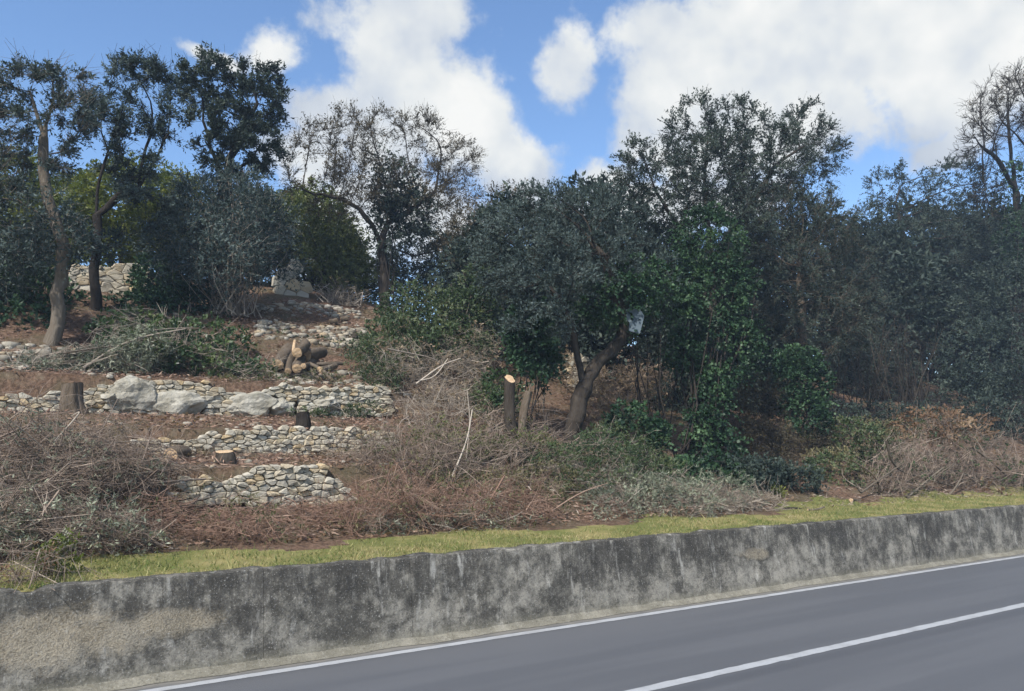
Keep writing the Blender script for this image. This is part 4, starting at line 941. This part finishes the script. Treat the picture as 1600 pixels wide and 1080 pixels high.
shrub('ivy', 'ivy sleeve round the bare tree trunk at the right edge', 'ivy', [lobe(1590, 300, 18.2, 22, 50), lobe(1592, 380, 18, 26, 50)], M['ivy'], M['bark_dark'], 500, 10, (.10, .08), .35, 6, .02, 1, -.1, .4, base=at(1592, 640, 18.2))
shrub('ivy', 'dark ivy carpet spreading at the foot of the ivy column', 'ivy', [lobe(1010, 672, 14.0, 42, 20, 1, .6), lobe(1060, 735, 13.0, 36, 18, 1, .5), lobe(1130, 738, 13.1, 46, 18, 1, .5)], M['ivy'], M['bark_dark'], 800, 11, (.085, .065), .3, 20, .01, 1, .1, .3)
shrub('shrub', 'round dark green shrub standing alone right of the ivy column', 'shrub', [lobe(1255, 600, 15.5, 40, 40), lobe(1260, 640, 15.2, 34, 30), lobe(1235, 570, 15.6, 30, 24)], M['ivy'], M['bark_dark'], 1100, 12, (.085, .06), .32, 20, .012, 1.2)
shrub('shrub', 'low dark laurel bush at the grass edge beneath the thorns', 'shrub', [lobe(1190, 745, 12.8, 55, 28, 1, .7), lobe(1240, 750, 12.7, 40, 22, 1, .6), lobe(1150, 740, 12.9, 40, 26, 1, .6)], M['holm'], M['bark_dark'], 900, 11, (.08, .045), .3, 24, .01, 1)
shrub('shrub', 'ivy-green ground bush on the slope left of the rust-brown heap', 'shrub', [lobe(1330, 690, 14.4, 50, 22, 1, .8), lobe(1380, 705, 13.9, 40, 20, 1, .6), lobe(1290, 735, 13.2, 40, 24, 1, .6)], M['shrubgreen'], M['twig_brown'], 700, 11, (.085, .05), .3, 24, .008, 1)
shrub('shrub', 'dark glossy evergreen bush filling the right edge', 'shrub', [lobe(1560, 470, 17.4, 65, 60), lobe(1540, 560, 16.8, 75, 60), lobe(1590, 620, 16, 60, 55), lobe(1510, 610, 16.8, 45, 45), lobe(1600, 400, 17.5, 40, 60), lobe(1540, 650, 15.5, 50, 34)], M['holm'], M['bark_dark'], 3000, 14, (.095, .05), .42, 30, .02, .8)
shrub('shrub', 'green leafy bush on the slope below the oak', 'shrub', [lobe(660, 500, 20.5, 60, 36), lobe(720, 500, 20, 50, 45), lobe(620, 540, 19.4, 45, 34), lobe(700, 540, 19, 60, 30), lobe(745, 470, 20, 34, 40)], M['shrubgreen'], M['twig_brown'], 2200, 12, (.10, .045), .38, 50, .012, 1)
shrub('shrub', 'wide grey-green bush with bare stems below the third tall tree', 'shrub', [lobe(340, 320, 23, 70, 50), lobe(300, 380, 22.5, 60, 60), lobe(390, 360, 22.5, 60, 55), lobe(340, 410, 22.2, 70, 40), lobe(430, 390, 22.8, 34, 40)], M['olive_blue'], M['twig_grey'], 3600, 12, (.095, .03), .42, 160, .014, 1, .25)
shrub('shrub', 'low hanging silvery foliage round the pale leaning trunk', 'shrub', [lobe(70, 350, 19.8, 60, 34), lobe(110, 375, 19.8, 50, 30), lobe(30, 390, 20.5, 45, 34), lobe(10, 420, 21, 40, 40)], M['olive_blue'], M['twig_grey'], 1100, 12, (.085, .028), .38, 0, .012, .9, .2)
shrub('shrub', 'dark green bushes in shade behind the pale leaning trunk', 'shrub', [lobe(30, 455, 22.5, 55, 34), lobe(20, 500, 21.5, 50, 26), lobe(112, 500, 22.5, 34, 20), lobe(-30, 440, 22.5, 60, 60)], M['ivy'], M['bark_dark'], 1500, 12, (.10, .06), .38, 30, .012, 1)
shrub('shrub', 'dark shaded bush between the dark trunk and grey-green bush', 'shrub', [lobe(252, 450, 23.4, 40, 42), lobe(285, 470, 23, 45, 34), lobe(215, 496, 22.8, 36, 18)], M['ivy'], M['bark_dark'], 1300, 12, (.10, .055), .38, 30, .012, 1)
shrub('shrub', 'mid-green round bush just left of the oak trunk', 'shrub', [lobe(480, 370, 28, 60, 50), lobe(530, 410, 27.6, 50, 40), lobe(440, 350, 28.5, 45, 50), lobe(555, 440, 27.4, 40, 30)], M['midgreen'], M['bark'], 2400, 12, (.12, .05), .45, 60, .016, 1)
shrub('shrub', 'dark evergreen thicket behind the oak trunk', 'shrub', [lobe(660, 410, 29, 70, 50), lobe(720, 420, 28, 60, 50), lobe(610, 440, 29, 45, 30), lobe(540, 450, 28.6, 45, 26)], M['holm'], M['bark_dark'], 2200, 12, (.12, .05), .45, 60, .016, 1)
shrub('shrub', 'leafless reddish-brown shrub on the skyline right of the oak', 'shrub', [lobe(770, 340, 24, 50, 45), lobe(735, 370, 24, 45, 40), lobe(800, 330, 24, 35, 35)], M['oak'], M['bark_log'], 1500, 5, (.09, .04), .55, 50, .010, .5)
shrub('shrub', 'bush of thin dead stems at the foot of the ruined blocks', 'shrub', [lobe(520, 455, 25, 34, 18), lobe(550, 462, 25, 24, 14)], M['oak'], M['twig_grey'], 120, 4, (.08, .035), .4, 150, .010, .4)

shrub('ivy', 'dark ivy climbing the trunk and fork of the half-bare oak', 'ivy', [lobe(606, 350, 25.8, 24, 40), lobe(612, 290, 25.8, 34, 40), lobe(640, 330, 25.8, 36, 30)], M['holm'], M['bark_dark'], 800, 10, (.11, .06), .4, 8, .02, 1, -.1, .4, base=at(602, 472, 25.8))
shrub('herb_tuft', 'low grey-green herbs over the broken part of the upper terrace wall', 'herbs', [lobe(440, 602, 18.0, 46, 10, 1, .35), lobe(500, 596, 18.2, 30, 9, 1, .3), lobe(360, 596, 18.0, 30, 7, 1, .3)], M['bramble'], M['twig_grey'], 330, 9, (.06, .022), .2, 40, .004, .6)
shrub('herb_tuft', 'green herbs at the foot of the broken upper wall near the small grey boulder', 'herbs', [lobe(500, 648, 16.9, 36, 7, 1, .25), lobe(560, 640, 17.0, 26, 7, 1, .25)], M['shrubgreen'], M['twig_grey'], 200, 9, (.06, .022), .16, 30, .004, .6)
shrub('herb_tuft', 'dry grass and sprigs along the foot of the middle terrace wall', 'herbs', [lobe(300, 712, 14.6, 60, 6, 1, .2), lobe(420, 720, 14.6, 60, 6, 1, .2), lobe(540, 708, 14.6, 50, 7, 1, .2)], M['paledry'], M['twig_brown'], 170, 8, (.05, .014), .16, 60, .003, .5)
shrub('herb_tuft', 'dry sprigs and weeds along the foot of the lowest wall', 'herbs', [lobe(310, 796, 12.6, 50, 7, 1, .2), lobe(400, 798, 12.6, 50, 6, 1, .2), lobe(500, 802, 12.6, 50, 8, 1, .2)], M['bramble'], M['twig_brown'], 170, 8, (.05, .014), .16, 60, .003, .5)
shrub('shrub', 'low olive-green regrowth among the brown stems below the cut stumps', 'undergrowth', [lobe(840, 690, 13.7, 34, 18, 1, .4), lobe(770, 700, 13.7, 36, 12, 1, .4), lobe(700, 700, 14.0, 26, 14, 1, .4)], M['midgreen'], M['twig_brown'], 320, 10, (.07, .024), .26, 30, .005, .6)
shrub('shrub', 'grey-green scrub on the left flank of the dead brushwood mound', 'undergrowth', [lobe(590, 555, 18.8, 34, 26, 1, .6), lobe(600, 590, 17.9, 30, 22, 1, .5), lobe(760, 620, 16.4, 26, 24, 1, .5)], M['shrubgreen'], M['twig_grey'], 620, 11, (.075, .026), .3, 40, .006, .7)
shrub('shrub', 'dark green laurel sprout behind the tall cut stump', 'undergrowth', [lobe(772, 610, 15.6, 18, 20, 1, .3), lobe(785, 630, 15.4, 16, 14, 1, .3)], M['laurel'], M['twig_brown'], 170, 10, (.09, .04), .26, 14, .006, .8)
shrub('shrub', 'dry brown bramble in front of the wall scrap behind the olive fork', 'undergrowth', [lobe(905, 600, 18.4, 30, 18, 1, .4), lobe(890, 570, 18.9, 12, 20, 1, .3), lobe(935, 585, 18.8, 16, 16, 1, .3)], M['paledry'], M['twig_brown'], 300, 9, (.07, .026), .28, 60, .006, .5)
shrub('herb_tuft', 'weedy green tuft among the stones behind the log heap', 'herbs', [lobe(500, 535, 21.4, 24, 8, 1, .3), lobe(560, 550, 20.6, 30, 12, 1, .4), lobe(430, 525, 21.6, 30, 7, 1, .3)], M['shrubgreen'], M['twig_grey'], 260, 9, (.07, .03), .2, 30, .004, .6)
shrub('shrub', 'dark undergrowth along the foot of the sapling thicket', 'undergrowth', [lobe(1310, 655, 16.6, 50, 22, 1, .8), lobe(1390, 655, 16.8, 55, 20, 1, .8), lobe(1455, 660, 16.6, 45, 24, 1, .8)], M['holm'], M['bark_dark'], 900, 12, (.085, .04), .34, 30, .008, .8)
shrub('shrub', 'dark tangled undergrowth between the ivy column and the round shrub', 'undergrowth', [lobe(1185, 640, 16.2, 30, 45, 1, .7), lobe(1195, 690, 14.9, 45, 26, 1, .7), lobe(1270, 690, 14.9, 40, 16, 1, .6)], M['oak'], M['bark'], 800, 10, (.075, .035), .34, 90, .008, .6)
shrub('shrub', 'dull green creeping cover on the bank above the rust-brown heap', 'undergrowth', [lobe(1350, 680, 14.6, 60, 14, 1, .8), lobe(1420, 672, 14.9, 50, 12, 1, .7), lobe(1300, 715, 13.6, 45, 14, 1, .6), lobe(1340, 740, 12.9, 36, 12, 1, .5)], M['bramble'], M['twig_brown'], 700, 10, (.07, .03), .26, 60, .005, .6)
# thicket of bare saplings on the right
n = 60; root = empty('sapling_thicket', at(1380, 640, 18.5), 'thicket of bare grey saplings in the dark gap between the trees', 'thicket'); base = np.array(root.location)
bx = np.array([at(RNG.uniform(1300, 1470), 640, RNG.uniform(17.5, 20.5)) for _ in range(n)]); bx[:, 2] = ground_z(bx[:, 0], bx[:, 1]) - .05
hh = RNG.uniform(2, 4.2, (n, 1)); ln = RNG.normal(size=(n, 3)) * .22; ln[:, 2] = 1
Pp = np.stack([bx + ln * hh * t + RNG.normal(size=(n, 3)) * .07 * (t > 0) for t in (0, .25, .5, .75, 1)], 1)
v1 = polytubes(Pp, RNG.uniform(.010, .03, (n, 1)) * np.array((1, .9, .75, .55, .3)), 5)
nt_ = 1100; j = RNG.integers(0, n, nt_); k = RNG.integers(1, 5, nt_); A_ = Pp[j, k]; dd = nrm(RNG.normal(size=(nt_, 3)) + np.array((0, 0, .6))); LL = RNG.uniform(.3, 1.0, (nt_, 1))
v2 = polytubes(np.stack([A_, A_ + dd * LL * .5 + RNG.normal(size=A_.shape) * .04, A_ + dd * LL + np.array((0, 0, .1))], 1), np.tile((.007, .005, .003), (nt_, 1)), 3)
V, F, Q = join([v1, v2]); link('stems', mesh_np('stems', V - base, F, Q), M['bark'], root)

# far row on the crest: one built, the others copies at their own places
def far_tree(name, label, leafm, n, leaf):
    L_ = [(np.array((0, 0, 2.6)), np.array((1.6, 1.3, 1.2)), 1), (np.array((.9, .2, 1.7)), np.array((1.2, 1.1, 1.0)), 1), (np.array((-1.0, -.2, 1.8)), np.array((1.2, 1.0, 1.1)), 1), (np.array((.3, 0, 3.5)), np.array((.9, .8, .7)), .8), (np.array((-.5, .3, .8)), np.array((1.3, 1.1, .8)), .8)]
    root = empty(name, (0, 0, 0), label, 'tree', 'trees along the crest')
    lv, tw = leaf_mass(L_, n, 12, leaf, .45, .15, .25, 1)
    V, F, Q = lv; link('crown', mesh_np('crown', V, F, Q), leafm, root)
    s_ = 24; E_, _, _ = sample_lobes(L_, s_, .2); B = RNG.normal(size=(s_, 3)) * np.array((.12, .12, 0)) - np.array((0, 0, .3))
    st = polytubes(np.stack([B, B * .5 + E_ * .5 + RNG.normal(size=B.shape) * .1, E_], 1), RNG.uniform(.02, .06, (s_, 1)) * np.array((1, .7, .25)), 5)
    V, F, Q = join([tw, st]); link('trunk', mesh_np('trunk', V, F, Q), M['bark'], root)
    return root
protoY = far_tree('crest_tree', '', M['yellow'], 2000, (.12, .05))
protoD = far_tree('crest_tree', '', M['holm'], 2200, (.12, .05))
usedp = set()
def place(proto, label, px, ptop, Y, wide=1.0):
    p = at(px, ptop, Y); gz = ground_z(p[0], Y); h = max(1.5, p[2] - gz); s = h / 4.15
    o = proto if id(proto) not in usedp else copy_tree(proto)
    usedp.add(id(proto)); o.location = (p[0], Y, gz - .1); o.scale = (s * wide, s, s); o.rotation_euler.z = random.uniform(0, 6.28); o['label'] = label
for a_ in [(protoY, 'yellow-green tree on the crest at the left edge', 20, 235, 30, 1.0), (protoY, 'yellow-green tree showing between the two tall olive trunks', 115, 268, 30, 1.0), (protoY, 'yellow-green tree showing right of the dark tall trunk', 210, 245, 29, 1.1),
           (protoY, 'sunlit yellow-green tree above the mid-green bush', 478, 288, 30, 1.1), (protoY, 'low yellow-green tree seen below the oak limb', 525, 345, 31, .9), (protoY, 'yellow-green tree behind the third tall crown', 290, 270, 31.5, 1.0),
           (protoD, 'dark crest tree behind the two leftmost crowns', 60, 330, 29.5, 1.0), (protoD, 'dark crest tree behind the grey-green bush', 390, 290, 29, 1.2), (protoD, 'dark crest tree behind the reddish shrub', 760, 360, 30, 1.3),
           (protoD, 'dark tree behind the olive crown, left part', 830, 310, 22, 1.1), (protoD, 'dark tree behind the olive crown, right part with twiggy top', 925, 295, 22, 1.0), (protoD, 'dark tree behind the biggest oak', 1050, 360, 24, 1.2),
           (protoD, 'dark tree between oak and dense grey-green mass', 1160, 370, 24, 1.2), (protoD, 'dark tree behind the dense mass', 1300, 335, 25, 1.2), (protoD, 'dark tree behind the open-topped grey tree', 1400, 335, 28, 1.2),
           (protoD, 'dark tree behind the sapling thicket', 1475, 350, 25, 1.2), (protoD, 'dark tree behind the bare tree', 1560, 325, 26, 1.2), (protoD, 'dark tree beyond the right edge bush', 1620, 340, 22, 1.2), (protoD, 'dark undergrowth tree behind the ivy column', 1060, 480, 18.5, 1.2), (protoD, 'dark undergrowth tree behind the green shrub', 1190, 500, 19, 1.2), (protoD, 'dark undergrowth tree behind the thicket stems', 1370, 520, 21.5, 1.3)]:
    place(*a_)

# unidentified pale patch at the olive fork, shaped as a thin ragged sheet
c = at(993, 500, 13.55); s = scale_at(c)
out2 = [(-14, -17), (-4, -21), (9, -16), (14, -6), (10, 8), (6, 22), (-11, 17), (-10, 4), (-14, 0)]
P2 = np.array([(x / s, 0, -y / s) for x, y in out2]); nn_ = len(P2); V = []
for th in (0, .012):
    V += [(p[0], th + .03 * math.sin(p[2] * 9 + p[0] * 5), p[2]) for p in P2]
    V.append((0, th + .035, 0))
F = [(i, (i + 1) % nn_, nn_) for i in range(nn_)] + [(nn_ + 1 + (i + 1) % nn_, nn_ + 1 + i, 2 * nn_ + 1) for i in range(nn_)]
me = bpy.data.meshes.new('pale_patch'); me.from_pydata(V, [], F + [(i, nn_ + 1 + i, nn_ + 1 + (i + 1) % nn_, (i + 1) % nn_) for i in range(nn_)]); me.update()
o = link('pale_patch', me, M['sheet'], None, c); o.rotation_euler = (0, 0, -R(35)); tag(o, 'unidentified pale blue-grey ragged patch at the olive fork', 'sheet')

# tuft of dry stalks and weeds at the near end of the verge
shrub('weed_tuft', 'tuft of dry reddish stalks on the grass at the left edge', 'weeds', [lobe(62, 872, 10.2, 22, 16, 1, .2), lobe(10, 895, 10.0, 18, 14, 1, .2)], M['dryleaf'], M['twig_brown'], 40, 5, (.05, .018), .16, 80, .0035, .5, base=at(48, 908, 10.05))
shrub('weed_tuft', 'bright green weeds beside the dry stalks on the verge', 'weeds', [lobe(82, 886, 10.4, 26, 9, 1, .3)], M['yellow'], M['twig_grey'], 140, 8, (.06, .02), .14, 30, .003, .5)
shrub('weed_tuft', 'small yellow-green weed at the foot of the dark laurel bush', 'weeds', [lobe(1216, 768, 12.2, 14, 9, 1, .2)], M['yellow'], M['twig_grey'], 70, 8, (.07, .03), .18, 10, .004, .5)

# ------------------------------------------------------------------ scattering volume added to lift the dark trees towards blue
HX = (-170, 270); HY = (-60, 155); HZ = (-1.2, 16.5)
V = [(x, y, z) for x in HX for y in HY for z in HZ]
me = bpy.data.meshes.new('blue_veil'); me.from_pydata(V, [], [(0, 1, 3, 2), (4, 6, 7, 5), (0, 4, 5, 1), (2, 3, 7, 6), (0, 2, 6, 4), (1, 5, 7, 3)]); me.update()
hm = bpy.data.materials.new('veil_volume'); hm.use_nodes = True; hm.node_tree.nodes.clear(); ht = NT(hm.node_tree)
pv = ht.n('ShaderNodeVolumePrincipled'); pv.inputs['Color'].default_value = (.55, .74, 1.0, 1); pv.inputs['Density'].default_value = .0011; pv.inputs['Anisotropy'].default_value = 0.0
ho = ht.n('ShaderNodeOutputMaterial'); ht.put(ho.inputs['Volume'], pv.outputs[0])
tag(link('blue_veil', me, hm), kind='stuff')
